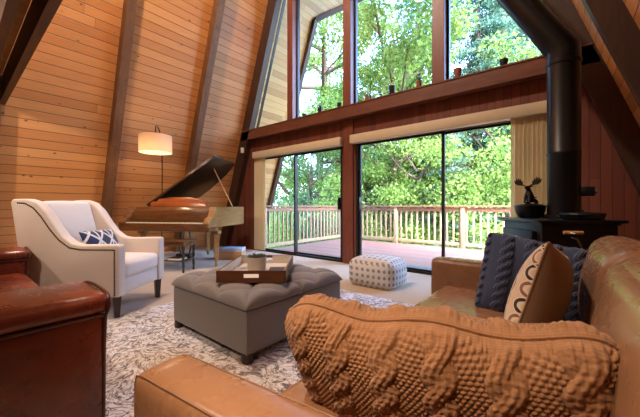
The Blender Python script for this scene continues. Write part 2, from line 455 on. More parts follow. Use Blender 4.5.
def mkobj(name, me, mat, parent=None):
    o = bpy.data.objects.new(name, me); COL.objects.link(o)
    if mat is not None: me.materials.append(M[mat] if isinstance(mat, str) else mat)
    if parent is not None: o.parent = parent
    return o
def tag(o, label=None, cat=None, group=None, kind=None):
    if label: o['label'] = label
    if cat: o['category'] = cat
    if group: o['group'] = group
    if kind: o['kind'] = kind
    return o
def empty(name, loc, rz=0):
    o = bpy.data.objects.new(name, None); COL.objects.link(o); o.location = loc; o.rotation_euler = (0, 0, rz)
    o.empty_display_size = .1
    return o
def thing(name, label, cat, loc=(0, 0, 0), rz=0, group=None):
    return tag(empty(name, loc, rz), label, cat, group)
def struct(o, label=None): return tag(o, label, None, None, 'structure')
def copy_tree(o, parent=None):
    c = o.copy(); COL.objects.link(c); c.parent = parent
    for ch in list(o.children): copy_tree(ch, c)
    return c
def gridmesh(name, P, closed_u=False):
    nu, nv = P.shape[0], P.shape[1]
    me = bpy.data.meshes.new(name)
    idx = np.arange(nu*nv).reshape(nu, nv)
    a = idx[:-1, :-1]; b = idx[1:, :-1]; c = idx[1:, 1:]; d = idx[:-1, 1:]
    F = np.stack([a, b, c, d], -1).reshape(-1, 4)
    if closed_u:
        F = np.vstack([F, np.stack([idx[-1, :-1], idx[0, :-1], idx[0, 1:], idx[-1, 1:]], -1).reshape(-1, 4)])
    rawmesh(me, P.reshape(-1, 3), F); return me
def rawmesh(me, V, F, smooth=True):
    V = np.asarray(V, dtype=np.float32); F = np.asarray(F, dtype=np.int32); k = F.shape[1]
    me.vertices.add(len(V)); me.vertices.foreach_set('co', V.ravel())
    me.loops.add(F.size); me.loops.foreach_set('vertex_index', F.ravel())
    me.polygons.add(len(F)); me.polygons.foreach_set('loop_start', np.arange(0, F.size, k, dtype=np.int32))
    try: me.polygons.foreach_set('loop_total', np.full(len(F), k, dtype=np.int32))
    except Exception: pass
    me.update(calc_edges=True); me.validate()
    if smooth: me.polygons.foreach_set('use_smooth', np.ones(len(me.polygons), dtype=bool))

def smoothpath(p, it=2):
    p = [Vector(x) for x in p]
    for _ in range(it):
        o = [p[0]]
        for a, b in zip(p, p[1:]): o += [a.lerp(b, .25), a.lerp(b, .75)]
        p = o+[p[-1]]
    return p
def XL(z): return -6.77+SLOPE*z
def XR(z): return 1.16-SLOPE*z
RIDGE = (6.77+1.16)/2/SLOPE
XC = (XL(0)+XR(0))/2
YW = 4.4      # inner face of the window wall
YB = -4.2     # rear wall

# ================================================================== SETTING
struct(MB().box(-7.0, 1.4, YB-.1, YW+.15, -.12, 0).build('floor', 'carpet'))
TH = .06
struct(MB().prism([(XL(0)-TH, 0), (XL(0), 0), (XL(RIDGE), RIDGE), (XL(RIDGE), RIDGE+.15)], 1, YB, YW+.1).build('wall_left', 'pine_left'))
struct(MB().prism([(XR(0)+TH, 0), (XR(0), 0), (XR(RIDGE), RIDGE), (XR(RIDGE), RIDGE+.15)], 1, YB, YW+.1).build('wall_right', 'pine_right'))
struct(MB().prism([(XL(0), 0), (XR(0), 0), (XC, RIDGE)], 1, YB-.1, YB).build('wall_rear', 'pine_left'))
# roof overhang (prow): slopes continue past the glass
def overhang(X, name, lab):
    V = []; sgn = 1 if X is XL else -1
    outl = [(YW+.1, -1.0), (5.55, -1.0), (5.66, 5.54), (9.2, 8.25), (11.0, RIDGE), (YW+.1, RIDGE)]
    inn = [Vector((X(z), y, z)) for y, z in outl]; off = Vector((-.12*sgn, 0, .04))
    mb = MB()
    def f(b):
        A = [b.verts.new(p) for p in inn]; B = [b.verts.new(p+off) for p in inn]
        fs = [b.faces.new(A), b.faces.new(B[::-1])]
        for k in range(len(A)): fs.append(b.faces.new((A[k], B[k], B[(k+1) % len(A)], A[(k+1) % len(A)])))
        bmesh.ops.recalc_face_normals(b, faces=fs)
    mb.add(f)
    o = mb.build(name, 'soffit'); struct(o)
    tb = MB()
    for (p, q) in ((inn[1], inn[2]), (inn[2], inn[3]), (inn[3], inn[4])):
        tb.tube([p+Vector((.05*sgn, 0, 0)), q+Vector((.05*sgn, 0, 0))], .075, 4)
    struct(tb.build('trim_13' if X is XL else 'trim_14', 'brace', smooth=False))
overhang(XL, 'ceiling_overhang_left', ''); overhang(XR, 'ceiling_overhang_right', '')

# rafters, each a piece of its own
def rafter(X, y0, y1, prot, n, mat='rafter', ztop=RIDGE-.4):
    s = 1 if X is XL else -1
    struct(MB().prism([(X(0), 0), (X(0)+s*prot, 0), (X(ztop)+s*prot, ztop), (X(ztop), ztop)], 1, y0, y1).build('trim_%d' % n, mat, smooth=False))
for i, y in enumerate((1.70, 3.10)): rafter(XL, y, y+.13, .19, i+1)
rafter(XL, .36, .42, .24, 3); rafter(XL, -1.1, -.97, .19, 4); rafter(XL, -2.5, -2.37, .19, 5)
for i, y in enumerate((3.02, 1.66, .36, -1.1, -2.5)): rafter(XR, y, y+.10, .17, 6+i, 'brace')
rafter(XL, 4.26, YW, .28, 11, 'brace'); rafter(XR, 4.26, YW, .22, 12, 'brace')
# loft: twin collar beams, and the loft boards behind them
for k, (a, b) in enumerate(((.42, .48), (.24, .30))):
    z0, z1 = 2.38, 2.66
    struct(MB().prism([(XL(z0)+.0, z0), (XR(z0)-.0, z0), (XR(z1), z1), (XL(z1), z1)], 1, a, b).build('trim_%d' % (15+k), 'rafter_y', smooth=False))
struct(MB().prism([(XL(2.67), 2.67), (XR(2.67), 2.67), (XR(2.71), 2.71), (XL(2.71), 2.71)], 1, YB, .42).build('ceiling', 'loft'))

# window wall -------------------------------------------------------
DZ = 2.10
w = MB()
w.prism([(XL(0), 0), (-5.42, 0), (-5.42, DZ), (XL(DZ), DZ)], 1, YW, YW+.12)          # left of the doors
w.box(-3.09, -2.81, YW, YW+.12, 0, DZ)                                                # between the doors
w.prism([(-.12, 0), (XR(0), 0), (XR(DZ), DZ), (-.12, DZ)], 1, YW, YW+.12)             # right of the doors
w.prism([(XL(DZ), DZ), (XR(DZ), DZ), (XR(2.52), 2.52), (XL(2.52), 2.52)], 1, YW, YW+.12)   # above the doors
w.prism([(-.02, 2.52), (XR(2.52), 2.52), (XR(3.42), 3.42), (-.05, 3.42)], 1, YW, YW+.12)
struct(w.build('wall_window_side', 'redboard', smooth=False))
struct(MB().box(-3.05, -2.85, YW-.03, YW, 0, 2.5, .005).build('trim_17', 'post', smooth=False))
zb0, zb1 = 2.50, 2.69
struct(MB().prism([(XL(zb0)+.02, zb0), (XR(zb0)-.02, zb0), (XR(zb1)-.02, zb1), (XL(zb1)+.02, zb1)], 1, YW-.14, YW+.12).build('trim_18', 'beam', smooth=False))
struct(MB().prism([(XL(zb1)+.02, zb1), (XR(zb1)-.02, zb1), (XR(zb1)-.02, zb1+.02), (XL(zb1)+.02, zb1+.02)], 1, YW-.15, YW+.12).build('trim_19', 'beam', smooth=False))
ZW = zb1+.02
for i, (x, hw) in enumerate(((-4.30, .075), (-2.93, .08), (-1.40, .085), (.0, .07))):
    zt = min((x-hw+6.77)/SLOPE, (1.16-x-hw)/SLOPE, RIDGE)
    struct(MB().box(x-hw, x+hw, YW-.10, YW+.12, ZW, zt-.05, .004).build('trim_%d' % (20+i), 'post', smooth=False))
# gable windows: frame + pane
spans = [(XL(ZW), -4.375), (-4.225, -3.01), (-2.85, -1.485), (-1.315, -.07)]
ztop = 8.8
def gable_poly(a, b, inset):
    a += inset; b -= inset
    def cap(x): return min((x+6.77-.30)/SLOPE, (1.16-.24-x)/SLOPE)-inset*2
    if a < -5.0:      # the leftmost, a sliver under the slope
        xa = XL(ZW)+.30+inset
        return [(xa, ZW+inset), (b, ZW+inset), (b, cap(b))]
    za, zb = cap(a), cap(b)
    pts = [(a, ZW+inset), (b, ZW+inset), (b, zb)]
    if a < XC < b: pts.append((XC, cap(XC)))
    pts.append((a, za)); return pts
for i, (a, b) in enumerate(spans):
    ro = empty('window_%d' % (i+1), ((a+b)/2, YW+.05, ZW)); struct(ro)
    off = Matrix.Translation(-Vector(ro.location))
    outer = gable_poly(a, b, 0); inner = gable_poly(a, b, .03)
    mb = MB()
    for k in range(len(outer)):
        p0, p1 = outer[k], outer[(k+1) % len(outer)]; q0, q1 = inner[k], inner[(k+1) % len(inner)]
        mb.prism([p0, p1, q1, q0], 1, YW+.02, YW+.08, mtx=off)
    mb.build('window_frame', 'bronze', ro, smooth=False)
    MB().prism(inner, 1, YW+.045, YW+.05, mtx=off).build('pane', 'glass', ro, smooth=False)

# sliding doors -----------------------------------------------------
def slider(n, x0, x1, xm, handle_x, side):
    ro = empty('door_%d' % n, ((x0+x1)/2, YW+.05, 0)); struct(ro); off = Matrix.Translation(-Vector(ro.location))
    f = MB(); fw = .04
    f.box(x0, x0+fw, YW, YW+.13, 0, DZ, mtx=off).box(x1-fw, x1, YW, YW+.13, 0, DZ, mtx=off).box(x0, x1, YW, YW+.13, DZ-.045, DZ, mtx=off).box(x0, x1, YW, YW+.13, 0, .035, mtx=off)
    f.build('door_frame', 'bronze', ro, smooth=False)
    for (a, b, y) in ((x0+fw, xm+.03, YW+.03), (xm-.03, x1-fw, YW+.085)):
        p = MB(); s = .04
        p.box(a, a+s, y, y+.035, .035, DZ-.045, mtx=off).box(b-s, b, y, y+.035, .035, DZ-.045, mtx=off)
        p.box(a+s, b-s, y, y+.035, .035, .062, mtx=off).box(a+s, b-s, y, y+.035, DZ-.07, DZ-.045, mtx=off)
        sash = p.build('sash', 'bronze', ro, smooth=False)
        MB().box(a+s, b-s, y+.014, y+.019, .062, DZ-.07, mtx=off).build('pane', 'glass', sash, smooth=False)
    h = MB().box(handle_x-.015, handle_x+.015, YW-.03, YW+.03, .93, 1.15, .008, mtx=off)
    h.build('door_handle', 'black', ro)
slider(1, -5.42, -3.09, -4.30, -3.16, 1)
slider(2, -2.81, -.12, -1.38, -2.73, -1)

# vertical blinds, with their valances
def blinds(label, vx0, vx1, sx0, sx1, n):
    t = thing('vertical_blinds', label, 'blinds', ((sx0+sx1)/2, YW-.06, 0)); off = Matrix.Translation(-Vector(t.location))
    MB().box(vx0, vx1, YW-.12, YW-.0, 2.06, 2.20, .006, mtx=off).build('valance', 'valance', t)
    for k in range(n):
        x = sx0+(sx1-sx0)*(k+.5)/n
        m = off @ Matrix.Translation((x, YW-.055, 0)) @ Matrix.Rotation(R(18 if k % 2 else 14), 4, 'Z')
        s = MB()
        prof = [(-.044, 0), (-.022, .007), (0, .009), (.022, .007), (.044, 0)]
        s.prism(prof+[(p[0], p[1]-.0025) for p in prof[::-1]], 2, .03, 2.09, mtx=m)
        s.build('slat', 'blind', t)
blinds('cream vertical blinds gathered at the left end of the left sliding door', -5.46, -3.06, -5.44, -5.12, 7)
blinds('cream vertical blinds gathered beside the black stove pipe', -2.86, -.10, -.52, -.12, 9)

# baseboards are absent in the room; deck outside
deck = MB().box(-5.55, 1.6, YW+.13, 7.95, -.10, -.03).build('floor_deck', 'deck'); struct(deck)
def railing(label, p, q, n, name='deck_railing'):
    p, q = Vector(p), Vector(q); L = (q-p).length; rz = math.atan2(q.y-p.y, q.x-p.x)
    t = thing(name, label, 'railing', p, rz)
    MB().box(0, L, -.07, .07, 1.00, 1.04, .006).build('cap_rail', 'rail_top', t)
    MB().box(0, L, -.02, .02, .90, .98, .004).build('upper_rail', 'rail_top', t)
    MB().box(0, L, -.02, .02, .06, .14, .004).build('lower_rail', 'rail', t)
    npost = max(2, int(L/1.7)+1)
    for k in range(npost):
        x = .05+(L-.10)*k/(npost-1)
        MB().box(x-.045, x+.045, -.045, .045, 0, 1.0, .004).build('post', 'rail', t)
    proto = MB().box(-.02, .02, .02, .055, .06, 1.0, .003).mesh('baluster')
    proto.materials.append(M['rail'])
    for k in range(n):
        b = bpy.data.objects.new('baluster', proto); COL.objects.link(b); b.parent = t; b.location = ((k+.5)*L/n, 0, 0)
    return t
railing('long wooden deck railing beyond the sliding doors, parallel to the glass', (-5.48, 7.85, -.03), (1.55, 7.85, -.03), 46)
railing('short side deck railing running out from the house at the left door', (-5.48, 4.6, -.03), (-5.48, 7.76, -.03), 21)
tag(MB().box(-2.15, -1.45, 4.62, 5.02, -.03, -.012, .005).build('door_mat', 'mat'), 'dark grey door mat on the deck outside the right sliding door', 'mat')

# ================================================================== OUTSIDE
def terrain():
    xs = np.linspace(-60, 60, 60); ys = np.linspace(4.6, 90, 45)
    X, Y = np.meshgrid(xs, ys, indexing='ij')
    Z = -3.2+(Y-5)*.035+.35*np.sin(X*.3)*np.cos(Y*.25)
    Z = np.where(Y > 40, Z+(Y-40)*.12, Z)
    return gridmesh('ground', np.stack([X, Y, Z], -1))
struct(mkobj('ground', terrain(), 'ground'))

def leaves(centres, radii, n, size, flat=.6, droop=0, seed=0):
    r = np.random.default_rng(seed); k = len(centres)
    wgt = np.array([a**2 for a in radii]); wgt = wgt/wgt.sum()
    ids = r.choice(k, n, p=wgt)
    d = r.normal(size=(n, 3)); d /= np.linalg.norm(d, axis=1)[:, None]
    rad = r.random(n)**.45
    C = np.array(centres)[ids] + d*(np.array(radii)[ids]*rad)[:, None]*np.array([1, 1, flat])
    u = r.normal(size=(n, 3)); u /= np.linalg.norm(u, axis=1)[:, None]
    v = r.normal(size=(n, 3)); v -= (v*u).sum(1)[:, None]*u; v /= np.linalg.norm(v, axis=1)[:, None]
    s = size*(.6+.8*r.random(n))[:, None]
    V = np.stack([C-u*s, C+v*s*.62-u*s*.2, C+u*s, C-v*s*.62-u*s*.2], 1).reshape(-1, 3)
    return V, np.arange(4*n).reshape(n, 4)
def leafobj(name, V, F, mat, parent):
    me = bpy.data.meshes.new(name); rawmesh(me, V, F, smooth=False)
    return mkobj(name, me, mat, parent)

def broadleaf(label, loc, H, spread, seed, mat, nleaf, size=.11, group=None, crown0=.35, lean=0, cluster=.85):
    r = random.Random(seed); t = thing('broadleaf_tree', label, 'tree', loc, 0, group)
    tr = MB(); top = Vector((lean, 0, H*.8)); base = Vector((0, 0, -.3))
    pts = [base.lerp(top, k/7)+Vector((r.uniform(-.12, .12), r.uniform(-.12, .12), 0)) for k in range(8)]
    tr.tube(pts, [H*.018*(1-.11*k) for k in range(8)], 8)
    tips = []
    nb = 16
    for k in range(nb):
        h = crown0+(.95-crown0)*k/nb; p = base.lerp(top, h)
        a = k*2.4+r.uniform(-.4, .4); L = spread*(1-.55*abs(h-.5))*r.uniform(.7, 1.1)
        q = p+Vector((math.cos(a)*L, math.sin(a)*L, L*r.uniform(.25, .8)))
        m = p.lerp(q, .5)+Vector((0, 0, -.12*L)); tr.tube([p, m, q], [H*.007, H*.005, H*.002], 5)
        tips += [(m, .6), (q, 1)]
        for j in range(3):
            s_ = p.lerp(q, r.uniform(.4, .9)); e = s_+Vector((r.uniform(-1, 1), r.uniform(-1, 1), r.uniform(.1, .8)))*spread*.35
            tr.tube([s_, e], [H*.003, H*.0012], 4); tips.append((e, .8))
    tr.build('trunk', 'bark', t)
    V, F = leaves([tuple(p) for p, _ in tips], [cluster*w_*r.uniform(.7, 1.2) for _, w_ in tips], nleaf, size, .6, 0, seed)
    leafobj('foliage', V, F, mat, t)
    return t

def conifer(label, loc, H, base_r, seed, mat, group=None, low=.12, dens=1.0, size=.10):
    r = random.Random(seed); rn = np.random.default_rng(seed); t = thing('conifer_tree', label, 'tree', loc, 0, group)
    tr = MB(); tr.tube([(0, 0, -.3), (0, 0, H*.5), (0, 0, H)], [H*.014, H*.009, .02], 9)
    Vs = []; cnt = 0
    z = H*low
    while z < H*.985:
        f = 1-(z-H*low)/(H*(1-low)); L0 = base_r*(f**.75)+.15
        for k in range(r.randint(5, 7)):
            a = r.uniform(0, 2*math.pi); L = L0*r.uniform(.65, 1.1)
            p = Vector((0, 0, z)); q = Vector((math.cos(a)*L, math.sin(a)*L, z-L*.22)); m = p.lerp(q, .55)+Vector((0, 0, L*.08))
            tr.tube([p, m, q], [.018+.01*f, .012, .004], 4, cap=False)
            n = int(26*dens*L)+6
            tt = rn.random(n)**.7; side = rn.normal(size=n)*.20*L*(1-tt*.6)
            perp = np.array([-math.sin(a), math.cos(a), 0])
            P = (np.array(p)[None]*((1-tt)**2)[:, None]+2*(tt*(1-tt))[:, None]*np.array(m)[None]+(tt**2)[:, None]*np.array(q)[None])
            P = P+side[:, None]*perp+np.stack([np.zeros(n), np.zeros(n), -np.abs(rn.normal(size=n))*.10-.3*np.abs(side)], 1)
            Vs.append((P, a))
        z += r.uniform(.22, .34)*(1 if H < 14 else 1.25)
    tr.build('trunk', 'bark', t)
    C = np.concatenate([p for p, _ in Vs]); n = len(C)
    u = rn.normal(size=(n, 3)); u[:, 2] -= .6; u /= np.linalg.norm(u, axis=1)[:, None]
    v = rn.normal(size=(n, 3)); v -= (v*u).sum(1)[:, None]*u; v /= np.linalg.norm(v, axis=1)[:, None]
    s = size*(.7+.8*rn.random(n))[:, None]
    V = np.stack([C-u*s, C+v*s*.35, C+u*s, C-v*s*.35], 1).reshape(-1, 3)
    leafobj('foliage', V, np.arange(4*n).reshape(n, 4), mat, t)
    return t

def at(u, v, Yp):        # a place on the vertical plane Y=Yp seen through pixel (u, v)
    s = (u-320)/303; d = Yp/(.774+.633*s)
    return Vector((d*(-.633+.774*s), Yp, 1+(206-v)/303*d))
G0 = -3.0
def spot(u, Y): p = at(u, 206, Y); return Vector((p.x, p.y, G0))
broadleaf('light green leafy maple filling the tall window right of the leaning overhang', spot(318, 11.5), 16.0, 4.6, 3, 'leaf_light', 56000, .058, lean=.4, crown0=.22, cluster=1.05)
broadleaf('broad light green maple seen through the wide middle gable window', spot(393, 12.0), 13.0, 4.4, 5, 'leaf_light', 42000, .058, crown0=.22, cluster=1.05)
broadleaf('thin dark branched young tree beyond the left sliding door', spot(312, 9.6), 7.5, 1.9, 11, 'leaf_mid', 5000, .045, crown0=.3, cluster=.6)
broadleaf('low light green tree behind the railing in the right sliding door', spot(420, 12.0), 7.0, 3.0, 17, 'leaf_light', 9000, .055, crown0=.25)
broadleaf('light green bush tree beyond the far right end of the railing', spot(512, 12.5), 8.4, 3.0, 23, 'leaf_light', 14000, .055, crown0=.2)
conifer('tall blue green fir standing behind the right gable window', spot(478, 14), 17, 3.2, 31, 'needle', dens=2.2, size=.085)
conifer('dark fir behind the maples at the top of the middle gable window', spot(418, 17), 22, 4.2, 37, 'needle', dens=1.6)
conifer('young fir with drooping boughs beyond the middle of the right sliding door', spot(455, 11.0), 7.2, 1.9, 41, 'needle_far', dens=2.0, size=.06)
conifer('tall fir just left of the vertical blinds by the stove pipe', spot(503, 15.0), 17, 3.0, 43, 'needle', dens=1.8, size=.085)
broadleaf('light green tree just left of the stove pipe seen through the right gable window', spot(532, 14.5), 11.5, 3.0, 67, 'leaf_light', 16000, .06, crown0=.2)
conifer('blue green fir at the right edge of the gable glass beside the stove pipe', spot(520, 18), 19, 4.0, 71, 'needle', dens=1.8, size=.09)
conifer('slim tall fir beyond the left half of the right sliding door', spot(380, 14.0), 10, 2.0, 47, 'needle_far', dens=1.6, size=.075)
# the forest behind: far trees nobody could tell apart
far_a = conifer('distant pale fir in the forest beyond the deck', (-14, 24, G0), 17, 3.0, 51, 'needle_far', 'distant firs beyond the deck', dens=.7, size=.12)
far_b = broadleaf('distant leafy tree in the forest beyond the deck', (-20, 21, G0), 9.5, 3.6, 53, 'leaf_mid', 7500, .10, group='distant leafy trees beyond the deck', crown0=.2)
spots = [(-8, 23), (-2, 26), (4, 24), (10, 26), (-19, 27), (-26, 22), (-32, 26), (-5, 33), (2, 34), (-24, 33), (-12, 34), (9, 36)]
for i, (x, y) in enumerate(spots):
    c = copy_tree(far_a); c.location = (x, y, G0+.4); c.rotation_euler.z = i*1.3; c.scale = (1, 1, .75+.08*(i % 5))
for i, (x, y) in enumerate([(-11, 20), (-6, 19), (-1, 20), (4, 19), (-23, 28), (8, 20), (-34, 24)]):
    c = copy_tree(far_b); c.location = (x, y, G0+.2); c.rotation_euler.z = i*1.7+.4; c.scale = (1, 1, .8+.07*(i % 4))
# understorey shrubs below the railing
sh = thing('shrub', 'leafy green shrub growing below the deck railing', 'shrub', (-7.5, 10, G0), 0, 'shrubs below the deck railing')
b = MB()
for k in range(7): b.tube([(0, 0, -.2), (math.cos(k*.9)*.9, math.sin(k*.9)*.9, 1.6+.3*(k % 3))], [.03, .01], 5)
b.build('stem', 'bark', sh)
rr = random.Random(61)
cs = [(rr.uniform(-1.3, 1.3), rr.uniform(-1.0, 1.0), rr.uniform(.5, 3.0)) for _ in range(16)]
V, F = leaves(cs, [.8]*16, 9500, .045, .8, 0, 61); leafobj('foliage', V, F, 'leaf_light', sh)
for i, (x, y, s) in enumerate([(-5.2, 10.4, 1.0), (-3.0, 9.9, .95), (-.8, 10.2, 1.05), (1.4, 10, 1), (-9.5, 8.2, 1.05), (-11.6, 10.5, 1.15), (-9.5, 12.5, 1.2), (-14, 13, 1.3), (-4, 13, 1.2), (0, 13, 1.25), (-8.6, 7.6, .9)]):
    c = copy_tree(sh); c.location = (x, y, G0); c.rotation_euler.z = i*2.1; c.scale = (s, s, s)

# ================================================================== ADDED INTERIOR LAMPS, OUT OF VIEW
WARM = (1.0, .80, .60)
def pendant(label, loc, energy, drop_to, group=None):  # lamp added above the view to brighten the whole interior
    t = thing('added_pendant_lamp', label, 'lamp', loc, 0, group)
    MB().lathe([(.03, .16), (.06, .14), (.19, 0), (.185, 0), (.055, .13), (.03, .15)], 32).build('lamp_shade', 'bronze', t)
    MB().rod((0, 0, .15), (0, 0, drop_to-loc[2]), .006, n=6).build('cord', 'black', t)
    MB().lathe([(.0, -.03), (.03, -.02), (.04, .01), (.03, .05), (.012, .08)], 16).build('bulb', 'bulb', t)
    d = bpy.data.lights.new('pendant_fill_light', 'POINT'); d.energy = energy; d.color = (1.0, .84, .66); d.shadow_soft_size = .12
    l = bpy.data.objects.new('pendant_fill_light', d); COL.objects.link(l); l.parent = t; l.location = (0, 0, -.06)
def fill_can(loc, energy, aim, size=.2, color=WARM, spread=R(180)):  # invented fixture under the loft, added for warm fill light
    t = thing('added_recessed_light', 'added round recessed lamp, out of view in the boards under the loft', 'lamp', loc, 0, 'added recessed lamps under the loft')
    MB().lathe([(.10, .0), (.10, -.012), (.085, -.012), (.085, .0)], 24).build('trim_ring', 'white', t)
    d = bpy.data.lights.new('can_fill_light', 'AREA'); d.energy = energy; d.color = color; d.shape = 'DISK'; d.size = size; d.spread = spread
    l = bpy.data.objects.new('can_fill_light', d); COL.objects.link(l); l.parent = t; l.location = (0, 0, -.03)
    l.rotation_euler = (Vector(aim)-Vector(loc)).to_track_quat('-Z', 'Y').to_euler()
fill_can((-1.9, -.9, 2.665), 36, (-2.2, 1.2, 0)); fill_can((-.6, -.5, 2.665), 6, (-.45, .30, .5), spread=R(50), color=(1, .70, .42)); fill_can((-4.0, -.9, 2.665), 75, (-6.2, 2.0, 1.2))  # added fill lights; the narrow one warms the near sofa arm and knit pillow
pendant('added bronze pendant lamp, out of view, brightening the room from above', (-3.1, .9, 6.7), 1000, 11.1)

# ================================================================== RUG
rug = MB().box(-3.15, -1.0, -.6, 2.95, 0.001, .012, .004); tag(rug.build('area_rug', 'rug'), 'large distressed grey and white damask rug under the ottoman', 'rug')

# ================================================================== TUFTED OTTOMAN
ot = thing('storage_ottoman', 'square grey tufted storage ottoman on the patterned rug', 'ottoman', (-2.02, 1.66, .012))
W2 = .485
MB().soft(-W2, W2, -.50, .50, .055, .335, .012, (.004, .004, 0), 8).build('body', 'grey', ot)
def tuft_lid(y0, y1, ph):
    nu, nv = 110, 64
    u = np.linspace(-1, 1, nu); v = np.linspace(-1, 1, nv); U, Vv = np.meshgrid(u, v, indexing='ij')
    hx = W2+.012; cy = (y0+y1)/2; hy = (y1-y0)/2
    X = U*hx; Y = Vv*hy
    
    p = X/.33+(Y+cy)/.34; q = X/.33-(Y+cy)/.34
    puff = (np.abs(np.sin(np.pi*p*1.0))*np.abs(np.sin(np.pi*q*1.0)))**.28
    ex = 1-np.abs(U)**14; ey = 1-np.abs(Vv)**9
    edge = np.sqrt(np.clip(ex*ey, 0, 1))
    Z = .35+.042*edge+.048*puff*edge**.6
    top = np.stack([X, Y+cy, Z], -1)
    # skirt
    me = bpy.data.meshes.new('lid'); Vt = top.reshape(-1, 3).copy()
    idx = np.arange(nu*nv).reshape(nu, nv)
    F = np.stack([idx[:-1, :-1], idx[1:, :-1], idx[1:, 1:], idx[:-1, 1:]], -1).reshape(-1, 4)
    ring = np.concatenate([idx[:-1, 0], idx[-1, :-1], idx[:0:-1, -1], idx[0, :0:-1]])
    lo = Vt[ring].copy(); lo[:, 2] = .342; c = np.array([0, cy, .342]); lo[:, :2] = c[:2]+(lo[:, :2]-c[:2])*.992
    n0 = len(Vt); m = len(ring); k = np.arange(m)
    F2 = np.stack([n0+k, n0+(k+1) % m, ring[(k+1) % m], ring[k]], -1)
    rawmesh(me, np.vstack([Vt, lo]), np.vstack([F, F2]))
    return mkobj('lid', me, 'grey', ot)
for (a, b) in ((-.512, -.004), (.004, .512)):
    lid = tuft_lid(a, b, 0)
    for i in range(-5, 6):
        for j in range(-5, 6):
            x = i*.165; y = j*.17
            if (i+j) % 2 == 0 and abs(x) < .44 and a+.03 < y < b-.03:
                MB().lathe([(.0, .012), (.008, .009), (.011, 0)], 12, mtx=Matrix.Translation((x, y, .395))).build('button', 'grey', lid)
for sx in (-1, 1):
    for sy in (-1, 1):
        MB().rod((sx*.452, sy*.468, 0), (sx*.445, sy*.460, .058), .036, .044, 20).build('leg', 'darkwood', ot)

# ================================================================== SERVING TRAY on the ottoman
A = Vector((-1.945, 1.205)); B = Vector((-1.565, 1.525)); dx = (B-A); L = dx.length; rz = math.atan2(dx.y, dx.x)
ZT = .451
tr = thing('serving_tray', 'large wooden serving tray with cut out handles lying on the ottoman', 'tray', (A.x, A.y, ZT), rz)
D = .70; wt = .014; ht = .085
MB().box(wt, L-wt, wt, D-wt, .0, .012).build('base', 'traywhite', tr)
def wall_panel(length, mtx, hole, name='side'):
    m = MB()
    a, b = (length/2-.055, length/2+.055) if hole else (0, 0)
    if hole:
        m.box(0, a, 0, wt, 0, ht, mtx=mtx).box(b, length, 0, wt, 0, ht, mtx=mtx).box(a, b, 0, wt, 0, .032, mtx=mtx).box(a, b, 0, wt, .062, ht, mtx=mtx)
    else: m.box(0, length, 0, wt, 0, ht, mtx=mtx)
    o = m.build(name, 'traywood', tr, smooth=False)
    l = MB()
    if hole: l.box(wt, a, wt, wt+.003, .012, ht-.002, mtx=mtx).box(b, length-wt, wt, wt+.003, .012, ht-.002, mtx=mtx).box(a, b, wt, wt+.003, .012, .032, mtx=mtx)
    else: l.box(wt, length-wt, wt, wt+.003, .012, ht-.002, mtx=mtx)
    tag(l.build('inner_lining', 'traywhite', o, smooth=False), 'whitewashed inner lining')
wall_panel(L, Matrix.Identity(4), True); wall_panel(L, Matrix.Translation((L, D, 0)) @ Matrix.Rotation(math.pi, 4, 'Z'), True)
wall_panel(D, Matrix.Translation((L, 0, 0)) @ Matrix.Rotation(math.pi/2, 4, 'Z'), False)
wall_panel(D, Matrix.Translation((0, D, 0)) @ Matrix.Rotation(-math.pi/2, 4, 'Z'), False)
TZ = ZT+.0125
pl = thing('potted_succulent', 'pale ceramic pot of grey green succulents in the tray', 'plant', (-2.0, 1.615, TZ))
MB().lathe([(.066, 0), (.074, .01), (.078, .10), (.078, .115), (.071, .115), (.069, .09)], 40).build('pot', 'ceramic', pl)
MB().lathe([(.069, .09), (.03, .098), (.0, .1)], 24, cap=False).build('soil', 'soil', pl)
sm = MB(); rr = random.Random(5)
for k in range(42):
    a = rr.uniform(0, 6.28); r0 = .066*math.sqrt(rr.random()); c = Vector((r0*math.cos(a), r0*math.sin(a), .105+rr.uniform(0, .02)))
    for j in range(7):
        b = j*.9+k; dv = Vector((math.cos(b)*.014, math.sin(b)*.014, .013+.004*(j % 2)))
        sm.rod(c, c+dv, .0055, .0012, 5)
sm.build('leaves', 'succulent', pl)
disc = thing('wooden_coaster', 'small round pale wood slice leaning behind the succulent pot', 'coaster', (-2.165, 1.60, TZ))
disc.rotation_euler = (0, R(-38), R(40)); disc.location.z = TZ+.04
MB().lathe([(.05, 0), (.052, .004), (.05, .009)], 32).build('slice', 'palewood', disc)
bk = thing('folded_napkins', 'stack of striped white and grey paper lying in the tray', 'paper', (-1.84, 1.72, TZ), rz)
for k in range(3): MB().box(-.085, .085, -.11, .11, .005*k, .005*k+.004, .001, mtx=Matrix.Rotation(.03*k, 4, 'Z')).build('sheet', 'white' if k % 2 else 'mat', bk)

# ================================================================== POUF
pf = thing('floor_pouf', 'white and grey woven square pouf by the sliding doors', 'pouf', (-1.885, 3.47, 0), R(1))
def lumpy(x, y, z): return 0
MB().soft(-.30, .30, -.24, .24, .004, .33, .07, (.035, .035, .045), 22).build('cover', 'pouf', pf)
pp = MB(); pp.tube([(-.285, -.222, .285), (0, -.25, .30), (.285, -.222, .285), (.30, 0, .30), (.285, .222, .285), (0, .25, .30), (-.285, .222, .285), (-.31, 0, .30), (-.285, -.222, .285)], .004, 6)

